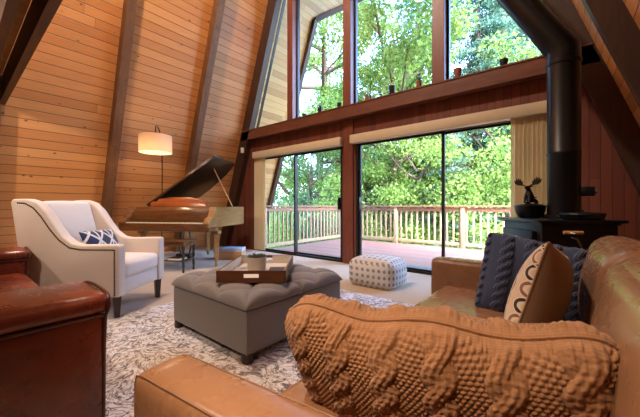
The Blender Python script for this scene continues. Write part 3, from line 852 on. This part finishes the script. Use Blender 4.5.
# ================================================================== PILLOWS
def pillow_pts(w, h, t, nu, nv, side, disp=None, pinch=.06, p=2.4, q=.55, rc=.15, sag=None, taper=0):
    u = np.linspace(-1, 1, nu); v = np.linspace(-1, 1, nv); U, V_ = np.meshgrid(u, v, indexing='ij')
    X = U*w/2*(1-pinch*(1-V_**2))*np.sqrt(1-rc*(U*V_)**4); Z = V_*h/2*(1-pinch*(1-U**2))*np.sqrt(1-rc*(U*V_)**4)
    X = X*(1-taper*(1-V_)/2)
    if sag is not None: Z = Z+sag(U)*(V_+1)/2
    prof = (np.clip((1-np.abs(U)**p), 0, 1)*np.clip((1-np.abs(V_)**p), 0, 1))**q
    Y = side*t/2*prof
    P = np.stack([X, Y, Z], -1)
    if disp is not None:
        N = np.cross(np.gradient(P, axis=0), np.gradient(P, axis=1)); N /= np.linalg.norm(N, axis=-1)[..., None]+1e-12
        pass
        s_ = np.sign((N[..., 1]*side).mean()); N *= s_
        fade = np.clip((1-np.maximum(np.abs(U), np.abs(V_)))*45, 0, 1)
        P = P+N*(disp(X, Z, side)*fade)[..., None]
    return P
def pillow(parent, mat, w, h, t, nu=40, nv=40, disp=None, seam=.004, seam_mat=None, name='cover', **kw):
    Pf = pillow_pts(w, h, t, nu, nv, -1, disp, **kw); Pb = pillow_pts(w, h, t, nu, nv, 1, disp, **kw)
    idx = np.arange(nu*nv).reshape(nu, nv)
    Ff = np.stack([idx[:-1, :-1], idx[1:, :-1], idx[1:, 1:], idx[:-1, 1:]], -1).reshape(-1, 4)
    me = bpy.data.meshes.new(name); n = nu*nv
    # the two faces share their rim
    rim = np.zeros((nu, nv), bool); rim[0] = rim[-1] = True; rim[:, 0] = rim[:, -1] = True
    remap = np.arange(n)+n; remap[rim.ravel()] = np.arange(n)[rim.ravel()]
    Fb = remap[Ff[:, ::-1]]
    V = np.vstack([Pf.reshape(-1, 3), Pb.reshape(-1, 3)])
    used = np.zeros(2*n, bool); used[:n] = True; used[remap] = True
    new = np.cumsum(used)-1
    rawmesh(me, V[used], new[np.vstack([Ff, Fb])])
    o = mkobj(name, me, mat, parent)
    if seam:
        ring = [tuple(Pf[i, 0]) for i in range(0, nu, 2)]+[tuple(Pf[-1, j]) for j in range(0, nv, 2)]+[tuple(Pf[i, -1]) for i in range(nu-1, -1, -2)]+[tuple(Pf[0, j]) for j in range(nv-1, -1, -2)]
        MB().tube(ring+[ring[0]], seam, 6, cap=False).build('seam', seam_mat or mat, o)
    return o
def cable_disp(per, cw, amp, stitch, twist, bumps=True, phase=0):
    def f(X, Z, side):
        xx = X/per+phase; c = (xx-np.floor(xx)-.5)*per            # distance from the cable's centre
        ph = Z/twist*2*np.pi; Aa = cw*.22
        s1 = Aa*np.sin(ph); s2 = -s1; r = cw*.33
        d1 = np.sqrt(np.clip(1-((c-s1)/r)**2, 0, 1))*(1+.35*np.cos(ph)); d2 = np.sqrt(np.clip(1-((c-s2)/r)**2, 0, 1))*(1-.35*np.cos(ph))
        on1 = d1 > d2; H = np.maximum(d1, d2)
        loc = np.where(on1, c-s1, c-s2)
        rib = .26*np.cos(loc/(r/3.0)*np.pi)+.16*np.cos(Z/stitch*2*np.pi+np.abs(loc)/r*3)
        cab = H*amp+np.where(H > .1, rib*amp*.5, 0)
        row = np.floor(Z/(stitch*.62))
        seed = .30*amp*(np.abs(np.cos(np.pi*(X/stitch+.5*(row % 2))))**.8)*(np.abs(np.sin(np.pi*Z/(stitch*.62)))**.7)*1.8
        return np.where(H > .1, cab, seed if bumps else .25*seed)
    return f

# placing a pillow: x axis along its width, y axis away from its front, z axis up its height
def pose(o, corner_l, corner_r, up, w, h):
    """top left and top right corners of the pillow, and the direction its height runs"""
    a, b = Vector(corner_l), Vector(corner_r); x = (b-a).normalized(); z = Vector(up); z = (z-x*z.dot(x)).normalized(); y = z.cross(x)
    m = Matrix((x, y, z)).transposed().to_4x4(); m.translation = (a+b)/2-z*h/2
    o.matrix_world = m
def rootat(name, label, cat, group=None): return thing(name, label, cat, (0, 0, 0), 0, group)

kp = rootat('throw_pillow', 'long brown cable knit pillow leaning inside the near arm of the tan sofa', 'pillow')
pillow(kp, 'knit', .77, .41, .23, 560, 320, cable_disp(.115, .066, .0095, .0125, .105), seam=.0065, pinch=.03, p=2.8, q=.45, rc=.24, taper=.10, sag=lambda U: -.022*np.cos(U*1.5)+.012*np.sin(U*8+1))
pose(kp, (-.625, .60, .735), (.085, .72, .775), (.02, -.42, 1), .72, .40)

np_ = rootat('throw_pillow', 'navy blue cable knit pillow against the far arm of the tan sofa', 'pillow')
pillow(np_, 'navy', .50, .44, .17, 220, 200, cable_disp(.10, .055, .012, .011, .09, bumps=False), seam=.005)
pose(np_, (-.33, 1.84, .87), (.12, 1.98, .78), (.1, .22, 1), .50, .44)
cp = rootat('throw_pillow', 'cream pillow with dark twisted chain print in front of the navy pillow', 'pillow')
pillow(cp, 'chain', .44, .44, .17, 50, 50, seam=.004, seam_mat='taupe', pinch=.09)
pose(cp, (-.005, 1.70, .80), (-.05, 1.27, .895), (.26, .05, 1), .44, .44)

# ================================================================== TAN SECTIONAL (front faces -x)
sf = thing('leather_sofa', 'tan leather sofa in the right foreground with two seat cushions', 'sofa', (-.25, 1.2, 0))
off = Matrix.Translation((.25, -1.2, 0))
MB().box(-.72, .30, .42, 2.34, .06, .30, .02, mtx=off).build('base', 'tan', sf)
def arm(y0, y1, ang=0):
    off = Matrix.Translation((.25, -1.2, 0)) @ Matrix.Translation((-.77, y0, 0)) @ Matrix.Rotation(ang, 4, 'Z') @ Matrix.Translation((.77, -y0, 0))
    a = MB().soft(-.775, .26, y0, y1, .06, .62, .028, (.006, .006, .008), 14, mtx=off).build('arm', 'tan', sf)
    w_ = MB()
    for y in (y0+.010, y1-.010): w_.tube([off @ Vector(p) for p in ((-.768, y, .10), (-.770, y, .59), (-.762, y, .612), (-.74, y, .617), (.2, y, .617))], .002, 6)
    w_.build('piping', 'tan_dark', a)
arm(.26, .395, R(7)); arm(2.22, 2.36)
for (a, b) in ((.44, 1.32), (1.325, 2.21)):
    MB().soft(-.68, .12, a, b, .29, .455, .05, (.01, .005, .02), 14, mtx=off).build('seat_cushion', 'tan', sf)
tilt = Matrix.Translation((.135+.25, -1.2, .45)) @ Matrix.Rotation(R(8), 4, 'Y')
for (a, b) in ((.52, 1.34), (1.345, 2.16)):
    c_ = MB().soft(-.09, .11, a, b, .0, .40, .075, (.035, .01, .015), 18, mtx=tilt).build('back_cushion', 'tan', sf)
    MB().tube([tilt @ Vector(p) for p in ((.015, a+.03, .10), (.015, a+.012, .33), (.015, a+.06, .405), (.015, (a+b)/2, .416), (.015, b-.06, .405), (.015, b-.012, .33), (.015, b-.03, .10))], .003, 6).build('piping', 'tan_dark', c_)
MB().prism([(.24, .28), (.36, .28), (.43, .76), (.33, .78)], 1, .42, 2.36, .02, mtx=off).build('back_frame', 'tan', sf)
for x in (-.70, .24):
    for y in (.5, 2.28): MB().rod((x+.25, y-1.2, 0), (x+.25, y-1.2, .062), .02, .026, 12).build('leg', 'darkwood', sf)

# ================================================================== COGNAC LEATHER SOFA (front faces +y), left foreground
lc = thing('leather_sofa', 'dark cognac leather sofa cut off by the left edge, with rolled seams', 'sofa', (-2.57, -.1, 0))
of2 = Matrix.Translation((2.57, .1, 0))
def carm(x0, x1):
    a = MB().soft(x0+.012, x1-.012, -.60, .41, .07, .565, .03, (.012, .012, 0), 14, mtx=of2).build('arm', 'cognac', lc)
    MB().soft(x0, x1, -.58, .435, .55, .638, .043, (.006, .006, .016), 16, mtx=of2).build('arm_pad', 'cognac', a)
    w_ = MB()
    pts = [(x0+.022, .402, .09), (x0+.018, .405, .54), (x0+.004, .415, .575), (x0+.006, .418, .61), (x0+.03, .420, .634), ((x0+x1)/2, .422, .642), (x1-.03, .420, .634), (x1-.006, .418, .61), (x1-.004, .415, .575), (x1-.018, .405, .54), (x1-.022, .402, .09)]
    w_.tube([(p[0]+2.57, p[1]+.1, p[2]) for p in smoothpath(pts, 1)], .007, 8)
    for xx in (x0+.006, x1-.006): w_.tube([(xx+2.57, -.45, .556), (xx+2.57, .50, .556)], .007, 8)
    w_.build('welt', 'cognac_dark', a)
carm(-1.85, -1.465); carm(-3.80, -3.47)
MB().box(-3.5, -1.82, -.55, .36, .07, .30, .02, mtx=of2).build('base', 'cognac', lc)
for (a, b) in ((-3.47, -2.663), (-2.657, -1.85)):
    MB().soft(a, b, -.40, .40, .29, .46, .05, (.005, .01, .02), 12, mtx=of2).build('seat_cushion', 'cognac', lc)
    MB().soft(a, b, -.60, -.38, .42, .84, .07, (.01, .03, .02), 12, mtx=of2).build('back_cushion', 'cognac', lc)
MB().box(-3.78, -1.52, -.75, -.58, .07, .80, .03, mtx=of2).build('back_frame', 'cognac', lc)
for x in (-3.72, -1.6):
    for y in (-.66, .34): MB().rod((x+2.57, y+.1, 0), (x+2.57, y+.1, .075), .022, .03, 12).build('leg', 'darkwood', lc)

# ================================================================== WHITE ARMCHAIR
# local x: across the front, from the near arm to the far arm; local y: backwards
fd = Vector((.79, .61)); wd = Vector((-.61, .79))
ac = thing('armchair', 'cream linen wing armchair with nailhead trim facing the ottoman', 'armchair', (-3.03, .93, 0), math.atan2(wd.y, wd.x))
# with this turn, local +x = wd and local +y = wd rotated by 90 deg = (-.79, -.61) = backwards
AW, AD = .74, .80
# side panel profile in (y, z)
prof = [(0.0, .20), (0.0, .645), (.02, .66), (.34, .655), (.42, .67), (.50, .73), (.57, .82), (.66, .955), (.74, 1.035), (.84, 1.065), (.96, 1.06), (.975, 1.035), (.84, .20)]
for x0, x1 in ((0, .10), (AW-.10, AW)):
    sp = MB().prism(prof, 0, x0, x1, .016, seg=3).build('arm', 'cream', ac, angle=60)
    near = x0 == 0
    xs = x0-.002 if near else x1+.002
    path = [(.035, .22), (.035, .615), (.34, .617), (.44, .635), (.53, .70), (.61, .79), (.69, .905), (.765, .985), (.84, 1.025), (.92, 1.028)]
    # nail heads evenly along the path
    pts = []; 
    for (p, q) in zip(path, path[1:]):
        p, q = Vector(p), Vector(q); pts.append((p, q, (q-p).length))
    tot = sum(x[2] for x in pts); step = tot/78; dist = 0; k = 0; acc = 0
    proto = MB().lathe([(.0, .005), (.005, .004), (.008, .001), (.0085, -.002)], 8, mtx=Matrix.Rotation(R(-90 if near else 90), 4, 'Y')).mesh('nail_head'); proto.materials.append(M['nail'])
    while k < len(pts):
        while dist > acc+pts[k][2]:
            acc += pts[k][2]; k += 1
            if k >= len(pts): break
        if k >= len(pts): break
        p = pts[k][0].lerp(pts[k][1], (dist-acc)/pts[k][2])
        if near:
            nh = bpy.data.objects.new('nail_head', proto); COL.objects.link(nh); nh.parent = sp; nh.location = (xs+.001, p.x, p.y)
        dist += step
    MB().rod((x0+.05, .05, 0), (x0+.05, .05, .21), .028, .044, 4).build('leg', 'darkwood', ac, smooth=False)
    MB().rod((x0+.05, AD-.02, 0), (x0+.05, AD-.06, .21), .028, .044, 4).build('leg', 'darkwood', ac, smooth=False)
MB().soft(.09, AW-.09, .02, .80, .20, .345, .02, (0, .004, 0), 8).build('seat_frame', 'cream', ac)
MB().soft(.102, AW-.102, .0, .64, .345, .50, .045, (.0, .012, .022), 14).build('seat_cushion', 'ivory', ac)
bt = Matrix.Translation((0, .66, .46)) @ Matrix.Rotation(R(-15), 4, 'X')
MB().soft(.102, AW-.102, -.06, .09, 0, .60, .045, (0, .035, .01), 14, mtx=bt).build('backrest', 'ivory', ac)
MB().soft(.09, AW-.09, .06, .15, -.22, .62, .03, (0, .01, 0), 8, mtx=bt).build('back_panel', 'cream', ac)
lp = rootat('throw_pillow', 'small navy and white lattice lumbar pillow on the cream armchair', 'pillow')
pillow(lp, 'lattice', .46, .26, .13, 40, 30, seam=.003, q=.6)
m = Matrix.Translation((-3.03, .93, 0)) @ Matrix.Rotation(math.atan2(wd.y, wd.x), 4, 'Z') @ Matrix.Translation((.36, .43, .645)) @ Matrix.Rotation(R(-24), 4, 'X')
lp.matrix_world = m

# ================================================================== WOOD STOVE
N = Vector((-.175, 2.87)); e1 = Vector((-.52, .854)); rzs = math.atan2(e1.y, e1.x)-math.pi
# local x from L (left corner) to N (near corner); local y = backwards
Lc = N+e1*.70
st = thing('wood_stove', 'black wood burning stove behind the far arm of the tan sofa', 'stove', (Lc.x, Lc.y, 0), math.atan2(-e1.y, -e1.x))
SW, SD = .70, .60
MB().box(.03, SW-.03, .04, SD-.03, .22, .855, .012).build('body', 'iron', st)
MB().box(-.0, SW+.0, -.0, SD+.02, .868, .892, .008).build('top_plate', 'stovetop', st)
MB().box(.02, SW-.02, .03, SD-.02, .852, .868).build('top_lip', 'iron', st)
MB().box(.10, SW-.10, .10, SD-.10, 0, .22, .01).build('pedestal', 'iron', st)
dr = MB(); dr.box(.09, SW-.10, .0, .045, .34, .80, .015).build('door', 'iron', st)
door = st.children[-1]
MB().box(.15, SW-.16, -.006, .004, .42, .74, .02).build('door_window', 'stoveglass', door)
h = MB(); h.tube([(SW-.12, .0, .60), (SW-.12, -.05, .60), (SW-.12, -.06, .63), (SW-.12, -.06, .72)], .009, 8); h.build('door_handle', 'steel', door)
# controls on the right face
h = MB(); h.tube([(SW-.03, .20, .80), (SW+.03, .20, .80), (SW+.05, .22, .795)], .008, 8); hh = h.build('air_lever', 'steel', st)
MB().rod((SW+.025, .16, .80), (SW+.025, .29, .80), .013, n=12).build('lever_grip', 'palewood', hh)
h = MB(); h.tube([(SW-.02, .24, .76), (SW+.03, .25, .75), (SW+.035, .27, .70), (SW+.03, .29, .66)], .007, 8); h.build('latch', 'steel', st)
# pipe
pc = Vector((-.03, 3.39))
pi_ = thing('stove_pipe', 'wide black stove pipe rising from the stove and bending towards the ridge', 'pipe', (pc.x, pc.y, .892))
PR = .118
MB().lathe([(PR+.02, 0), (PR+.02, .02), (PR, .03), (PR, .55), (PR+.004, .555), (PR+.004, .575), (PR, .58), (PR, 1.36)], 40).build('lower_pipe', 'pipe', pi_)
el = MB(); bend = Vector((-.50, 0, .866)); el.tube([(0, 0, 1.35), (0, 0, 1.46), tuple(Vector((0, 0, 1.46))+bend*.12)], PR+.003, 40); el.build('elbow', 'pipe', pi_)
MB().rod(Vector((0, 0, 1.46))+bend*.02, Vector((0, 0, 1.46))+bend*5.6, PR-.002, n=40, cap=True).build('upper_pipe', 'pipe', pi_)
bands = MB(); bands.lathe([(PR+.001, 1.33), (PR+.008, 1.335), (PR+.008, 1.36), (PR+.001, 1.365)], 40, cap=False); bands.build('joint_band', 'iron', pi_)
dm = MB(); dm.box(PR-.01, PR+.085, -.03, .03, .19, .27, .008); dm.add(lambda b: None)
dd = dm.build('damper_box', 'iron', pi_); MB().rod((PR+.085, 0, .23), (PR+.10, 0, .23), .018, n=12).build('knob', 'steel', dd)

# moose in a bowl
mo = Vector((-.275, 3.42)); TOP = .892
bw = thing('cast_iron_bowl', 'round black cast iron bowl on the left of the stove top', 'bowl', (mo.x, mo.y, TOP))
MB().lathe([(.075, 0), (.095, .01), (.118, .06), (.125, .10), (.13, .112), (.12, .112), (.105, .06), (.08, .03), (.0, .025)], 40, cap=False).build('bowl', 'black', bw)
MB().lathe([(.122, .106), (.10, .122), (.04, .132), (.0, .133)], 36, cap=False).build('lid', 'black', bw)
ms = rootat('moose_figurine', 'black moose figurine with wide antlers sitting on the iron bowl', 'figurine')
ms.location = (mo.x, mo.y, TOP+.131); ms.rotation_euler = (0, 0, R(65))
def moose():
    V = [(0, 0, .03), (.0, 0, .075), (-.015, 0, .115), (-.025, 0, .14), (-.045, 0, .15), (-.078, -.006, .143), (.035, .03, .028), (.05, .038, .006), (.0, .045, .004), (.035, -.03, .028), (.05, -.038, .006), (.0, -.045, .004), (-.035, .02, .07), (-.05, .02, .005), (-.035, -.02, .07), (-.05, -.02, .005)]
    E = [(0, 1), (1, 2), (2, 3), (3, 4), (4, 5), (0, 6), (6, 7), (7, 8), (0, 9), (9, 10), (10, 11), (1, 12), (12, 13), (1, 14), (14, 15)]
    rad = [.042, .036, .022, .02, .022, .015, .022, .014, .010, .022, .014, .010, .012, .009, .012, .009]
    me = bpy.data.meshes.new('body'); me.from_pydata(V, E, []); o = mkobj('body', me, 'black', ms)
    sk = o.modifiers.new('skin', 'SKIN')
    for i, r_ in enumerate(rad): me.skin_vertices[0].data[i].radius = (r_, r_)
    me.skin_vertices[0].data[0].use_root = True
    su = o.modifiers.new('sub', 'SUBSURF'); su.levels = 2; su.render_levels = 2
    for sgn in (-1, 1):
        a = MB(); a.tube([(-.04, sgn*.008, .155), (-.036, sgn*.03, .168), (-.032, sgn*.052, .178)], [.007, .006, .008], 8)
        a.prism([(sgn*.04, .166), (sgn*.085, .172), (sgn*.112, .190), (sgn*.118, .222), (sgn*.104, .202), (sgn*.100, .238), (sgn*.088, .206), (sgn*.080, .240), (sgn*.071, .205), (sgn*.060, .230), (sgn*.056, .200), (sgn*.044, .208), (sgn*.045, .185)], 0, -.042, -.030)
        a.build('antler', 'black', ms)
        MB().tube([(-.025, sgn*.012, .155), (-.015, sgn*.03, .158), (-.012, sgn*.038, .163)], [.006, .006, .001], 6).build('ear', 'black', ms)
moose()
pn = thing('cast_iron_skillet', 'low round black lidded pan on the right of the stove top', 'pan', (.085, 3.18, TOP))
MB().lathe([(.115, 0), (.135, .01), (.142, .035), (.146, .04), (.0, .041)], 40).build('pan', 'black', pn)
MB().lathe([(.145, .042), (.14, .052), (.05, .060), (.012, .062), (.012, .075), (.0, .077)], 40).build('lid', 'iron', pn)
ca = thing('votive_candle', 'small pale candle holder on the stove top behind the bowl', 'candle', (-.165, 3.50, TOP))
MB().lathe([(.028, 0), (.03, .035), (.026, .035), (.024, .01), (0, .008)], 20).build('holder', 'ceramic', ca)
MB().lathe([(.022, .012), (.022, .028), (0, .029)], 16).build('wax', 'ivorykey', ca)
# hearth pad
tag(MB().box(-.75, .62, 2.62, 4.2, 0.0, .02, .005, mtx=None).build('hearth_pad', 'iron'), 'dark hearth pad on the floor under the stove', 'hearth')
st.location.z = .02-.02
for o in (st,): o.location.z = .0

# ================================================================== GRAND PIANO
FL = Vector((-5.61, 1.87)); FR = Vector((-4.30, 2.60)); dv = (FR-FL).normalized()
pn_ = thing('grand_piano', 'brown walnut baby grand piano with its lid propped open', 'piano', (FL.x, FL.y, 0), math.atan2(dv.y, dv.x))
W = 1.50
body = [(0, .13), (W, .13), (W, 1.10), (W-.03, 1.22), (W-.13, 1.34), (W-.32, 1.43), (W-.55, 1.50), (W-.80, 1.57), (W-1.08, 1.58), (.20, 1.50), (.05, 1.35), (0, 1.18)]
outer = body; inner = [(.03, .16), (W-.03, .16), (W-.03, 1.09), (W-.06, 1.205), (W-.15, 1.315), (W-.33, 1.40), (W-.56, 1.47), (W-.80, 1.54), (W-1.08, 1.55), (.21, 1.47), (.078, 1.33), (.03, 1.17)]
rim = MB(); n = len(outer)
def ringf(b):
    z0, z1 = .66, .985
    o0 = [b.verts.new((x, y, z0)) for x, y in outer]; o1 = [b.verts.new((x, y, z1)) for x, y in outer]
    i1 = [b.verts.new((x, y, z1)) for x, y in inner]; i0 = [b.verts.new((x, y, .80)) for x, y in inner]
    for k in range(n):
        j = (k+1) % n
        if k == 0:
            b.faces.new((o0[k], o0[j], o1[j], o1[k])) 
        else:
            b.faces.new((o0[k], o0[j], o1[j], o1[k]))
        b.faces.new((o1[k], o1[j], i1[j], i1[k])); b.faces.new((i1[k], i1[j], i0[j], i0[k]))
    b.faces.new(o0[::-1])
rim.add(ringf); rim.build('rim', 'piano_lit', pn_, smooth=True, angle=35)
MB().prism(inner, 2, .80, .83).build('soundboard', 'rim_gold', pn_, smooth=False)
# key bed with cheeks, keyslip, keys, fallboard
MB().box(-.10, W+.0, -.10, .20, .60, .68, .012).build('keybed', 'piano', pn_)
MB().box(-.06, W-.02, -.11, -.085, .625, .725, .006).build('keyslip', 'piano', pn_)
for a, b in ((-.10, .02), (W-.10, W)):
    MB().prism([(-.11, .66), (-.11, .74), (-.06, .80), (.02, .83), (.10, .985), (.14, .985), (.14, .66)], 0, a, b, .008).build('cheek', 'piano' if a < 0 else 'piano_lit', pn_)
wk = MB()
nk = 52; kx0, kx1 = .025, W-.105; kw = (kx1-kx0)/nk
for k in range(nk): wk.box(kx0+k*kw+.0007, kx0+(k+1)*kw-.0007, -.085, .06, .715, .738, .0012, 1)
wk.build('white_keys', 'ivorykey', pn_)
bkm = MB()
for k in range(nk-1):
    if (k+5) % 7 not in (2, 6): bkm.box(kx0+(k+1)*kw-.006, kx0+(k+1)*kw+.006, -.035, .06, .735, .75, .002, 1)
bkm.build('black_keys', 'black', pn_)
MB().prism([(.055, .73), (.075, .93), (.13, .985), (.16, .985), (.16, .70)], 0, .02, W-.10, .006).build('fallboard', 'piano', pn_)
# music desk: scalloped panel leaning back
md = [(.26, 0), (.24, .06), (.27, .10), (.36, .105), (.39, .15), (.50, .16), (.60, .175), (.80, .18), (.96, .175), (1.06, .16), (1.17, .15), (1.20, .105), (1.29, .10), (1.32, .06), (1.30, 0)]
mm = Matrix.Translation((-.10, .30, .985)) @ Matrix.Rotation(R(-20), 4, 'X')
MB().prism(md, 1, 0, .018, .004, mtx=mm).build('music_desk', 'desk', pn_)
MB().box(.10, W-.15, .20, .42, .975, .987).build('desk_shelf', 'piano', pn_)
# lid: hinged on the bass side
LA = R(33)
lidpoly = [(0, .42), (W+.06, .42), (W+.06, 1.12), (W+.02, 1.26)]+body[4:]
lm = Matrix.Translation((.0, 0, .992)) @ Matrix.Rotation(-LA, 4, 'Y')
MB().prism(lidpoly, 2, 0, .022, .004, mtx=lm).build('lid', 'piano_dark', pn_)
fm = lm @ Matrix.Translation((0, .42, .024))
MB().prism([(0, .0), (W+.06, .0), (W+.06, .34), (0, .34)], 2, 0, .02, .004, mtx=fm).build('lid_flap', 'piano', pn_)
tipx = 1.28; MB().rod((W-.05, .80, .97), (tipx*math.cos(LA), .80, .99+tipx*math.sin(LA)), .010, n=8).build('lid_prop', 'palewood', pn_)
# legs
def pleg(x, y):
    q = MB(); q.prism([(-.062, .0), (.062, 0), (.062, .07), (-.062, .07)], 1, -.062, .062, .008, mtx=Matrix.Translation((x, y, .535)))
    q.rod((x, y, .08), (x, y, .54), .028, .066, 4); q.build('leg', 'piano_lit', pn_, smooth=False)
    c_ = pn_.children[-1]
    MB().rod((x, y, .04), (x, y, .085), .022, .026, 12).build('ferrule', 'brass', c_); MB().rod((x-.009, y, .0225), (x+.009, y, .0225), .0225, n=16).build('caster', 'brass', c_)
pleg(.10, .20); pleg(W-.08, .26); pleg(.62, 1.36)
# lyre
ly = MB(); ly.box(.62, .86, .40, .46, .56, .66, .01).box(.60, .88, .36, .50, .10, .17, .01)
for x in (.66, .82): ly.tube([(x, .43, .16), (x+(.04 if x > .7 else -.04), .43, .34), (x, .43, .57)], .016, 8)
lo = ly.build('pedal_lyre', 'piano_dark', pn_)
for x in (.67, .74, .81): MB().box(x-.012, x+.012, .26, .37, .115, .128, .004).build('pedal', 'brass', lo)

# bench
bd = Vector((-.874, -.487)); b0 = Vector((-4.456, 2.195))
be = thing('piano_bench', 'dark wooden piano bench with turned legs at the keyboard', 'bench', (b0.x+bd.x*.72, b0.y+bd.y*.72, 0), math.atan2(-bd.y, -bd.x))
BL, BW = .78, .34
MB().box(0, BL, -.03, BW-.03, .455, .485, .008).build('seat', 'piano', be)
MB().box(.03, BL-.03, 0, BW-.06, .385, .455, .004).build('apron', 'piano', be)
MB().box(.05, BL-.05, .02, BW-.08, .16, .175, .003).build('lower_shelf', 'piano_dark', be)
for x in (.045, BL-.045):
    for y in (.01, BW-.07):
        MB().lathe([(.014, 0), (.018, .02), (.012, .05), (.021, .09), (.021, .16), (.014, .18), (.022, .25), (.018, .31), (.024, .36), (.024, .40)], 16, mtx=Matrix.Translation((x, y, 0))).build('leg', 'piano_dark', be)
# sheet music and books on the bench shelf
mt = be.matrix_basis if hasattr(be, 'matrix_basis') else be.matrix_world
mt = Matrix.Translation(be.location) @ Matrix.Rotation(be.rotation_euler.z, 4, 'Z')
for k, (a, b, c_, lab) in enumerate(((.14, .40, 'white', 'white sheet music book lying on the shelf of the piano bench'), (.45, .66, 'mug', 'dark music book lying on the shelf of the piano bench'))):
    bo = thing('music_book', lab, 'book', mt @ Vector((0, 0, .1755)), be.rotation_euler.z)
    MB().box(a, b, .03, .22, 0, .004).build('cover', c_, bo); MB().box(a+.003, b-.003, .033, .217, .004, .030).build('pages', 'ivorykey', bo); MB().box(a, b, .03, .22, .030, .034).build('cover', c_, bo)

# box of magazines by the piano leg
bx = thing('wooden_crate', 'low wooden crate on the carpet beside the piano leg', 'crate', (-4.93, 3.40, 0), R(38))
cr = MB(); cr.box(-.21, .21, -.15, .15, 0, .012).box(-.21, .21, -.15, -.135, 0, .15).box(-.21, .21, .135, .15, 0, .15).box(-.21, -.195, -.135, .135, 0, .15).box(.195, .21, -.135, .135, 0, .15)
cr.build('crate_body', 'palewood', bx, smooth=False)
cl = thing('magazine_stack', 'pale blue and white magazines stacked on the wooden crate', 'magazines', (-4.93, 3.40, .151), R(40))
for k in range(5): MB().box(-.215+.006*(k % 3), .215-.004*(k % 2), -.155, .155-.005*(k % 3), .012*k, .012*k+.0115, .002).build('magazine', 'bluebox' if k % 2 == 0 else 'white', cl)

# ================================================================== FLOOR LAMP
fl = thing('floor_lamp', 'tall floor lamp with a lit white drum shade behind the piano', 'lamp', (-6.08, 2.60, 0))
S = Vector((-5.24, 2.14, 0))-Vector((-6.08, 2.60, 0)); topz = 2.22
MB().lathe([(.13, 0), (.13, .015), (.03, .03), (.012, .06)], 32).build('base', 'steel', fl)
pk = [(0, 0, .04), (.02, -.01, 1.0), (.16, -.06, 1.75), (.38, -.17, 2.20), (.60, -.31, 2.36), (S.x, S.y, 2.33), (S.x, S.y, 2.20)]
MB().tube(smoothpath(pk), .009, 8).build('pole', 'iron', fl)
SR = .245; z0, z1 = 1.875, 2.155
MB().lathe([(SR, z0), (SR, z1), (SR-.004, z1), (SR-.004, z0), (SR, z0)], 48, mtx=Matrix.Translation(S), cap=False).build('lamp_shade', 'shadeglow', fl)
fi = MB(); fi.rod((S.x, S.y, z1-.02), (S.x, S.y, z1+.07), .008, n=10)
for k in range(3): fi.rod((S.x, S.y, z1-.02), (S.x+math.cos(k*2.09)*(SR-.004), S.y+math.sin(k*2.09)*(SR-.004), z1-.01), .003, n=6)
fi.build('harp', 'brass', fl)
MB().lathe([(0, -.06), (.03, -.05), (.04, -.01), (.025, .04), (.012, .07)], 16, mtx=Matrix.Translation((S.x, S.y, 2.0))).build('bulb', 'bulb', fl)
d = bpy.data.lights.new('lamp_light', 'POINT'); d.energy = 12; d.color = (1, .72, .45); d.shadow_soft_size = .05
l = bpy.data.objects.new('lamp_light', d); COL.objects.link(l); l.parent = fl; l.location = (S.x, S.y, 1.90)

# ================================================================== SMALL THINGS
def ondepth(u, v, Yp):
    return at(u, v, Yp)
ZL = zb1+.021
pots = [(266, 'clear', .05, .03, 'tiny glass votive at the far left end of the window beam'),
        (283, 'clear', .09, .028, 'small clear glass tumbler near the left end of the window beam'),
        (304, 'mug', .06, .04, 'small dark pot left of the tall window on the beam'),
        (320, 'plant', .10, .05, 'dark pot with a small plant under the second gable window'),
        (339, 'mug', .09, .04, 'dark slim cup just left of the centre window post'),
        (367, 'terracotta', .09, .04, 'brown clay cup just right of the centre window post'),
        (392, 'mug', .13, .055, 'black pot standing under the middle of the wide gable window'),
        (419, 'sprout', .10, .04, 'brown pot with upright leaves near the right post of the wide window'),
        (457.6, 'terracotta', .13, .05, 'terracotta cup just right of the second window post'),
        (503.6, 'mug', .09, .05, 'small black pot on the beam near the stove pipe')]
for (u, k, h, r_, lab) in pots:
    p = at(u, 206, YW-.085)
    t = thing('small_plant_pot' if k in ('plant', 'sprout') else ('glass_tumbler' if k == 'clear' else 'small_cup'), lab, {'plant': 'plant', 'sprout': 'plant', 'clear': 'glass'}.get(k, 'cup'), (p.x, YW-.085, ZL))
    mt_ = {'clear': 'glass', 'plant': 'mug', 'sprout': 'terracotta'}.get(k, k)
    MB().lathe([(r_*.7, 0), (r_*.8, .01), (r_, h), (r_*.88, h), (r_*.66, .015), (0, .012)], 20, cap=False).build('cup' if k not in ('plant', 'sprout') else 'pot', mt_, t)
    if k in ('plant', 'sprout'):
        q = MB()
        for j in range(9):
            a = j*.7; q.tube([(0, 0, h*.7), (math.cos(a)*.02, math.sin(a)*.02, h+.03), (math.cos(a)*.045, math.sin(a)*.045, h+.06+.02*(j % 3))], [.005, .007, .001], 5)
        q.build('leaves', 'succulent', t)
sn = at(237, 151, 4.16); 
tag(MB().box(XL(2.27)+.19, XL(2.27)+.25, 4.20, 4.26, 2.21, 2.33, .01).build('motion_sensor', 'white'), 'small white sensor box on the dark rafter left of the doors', 'sensor')
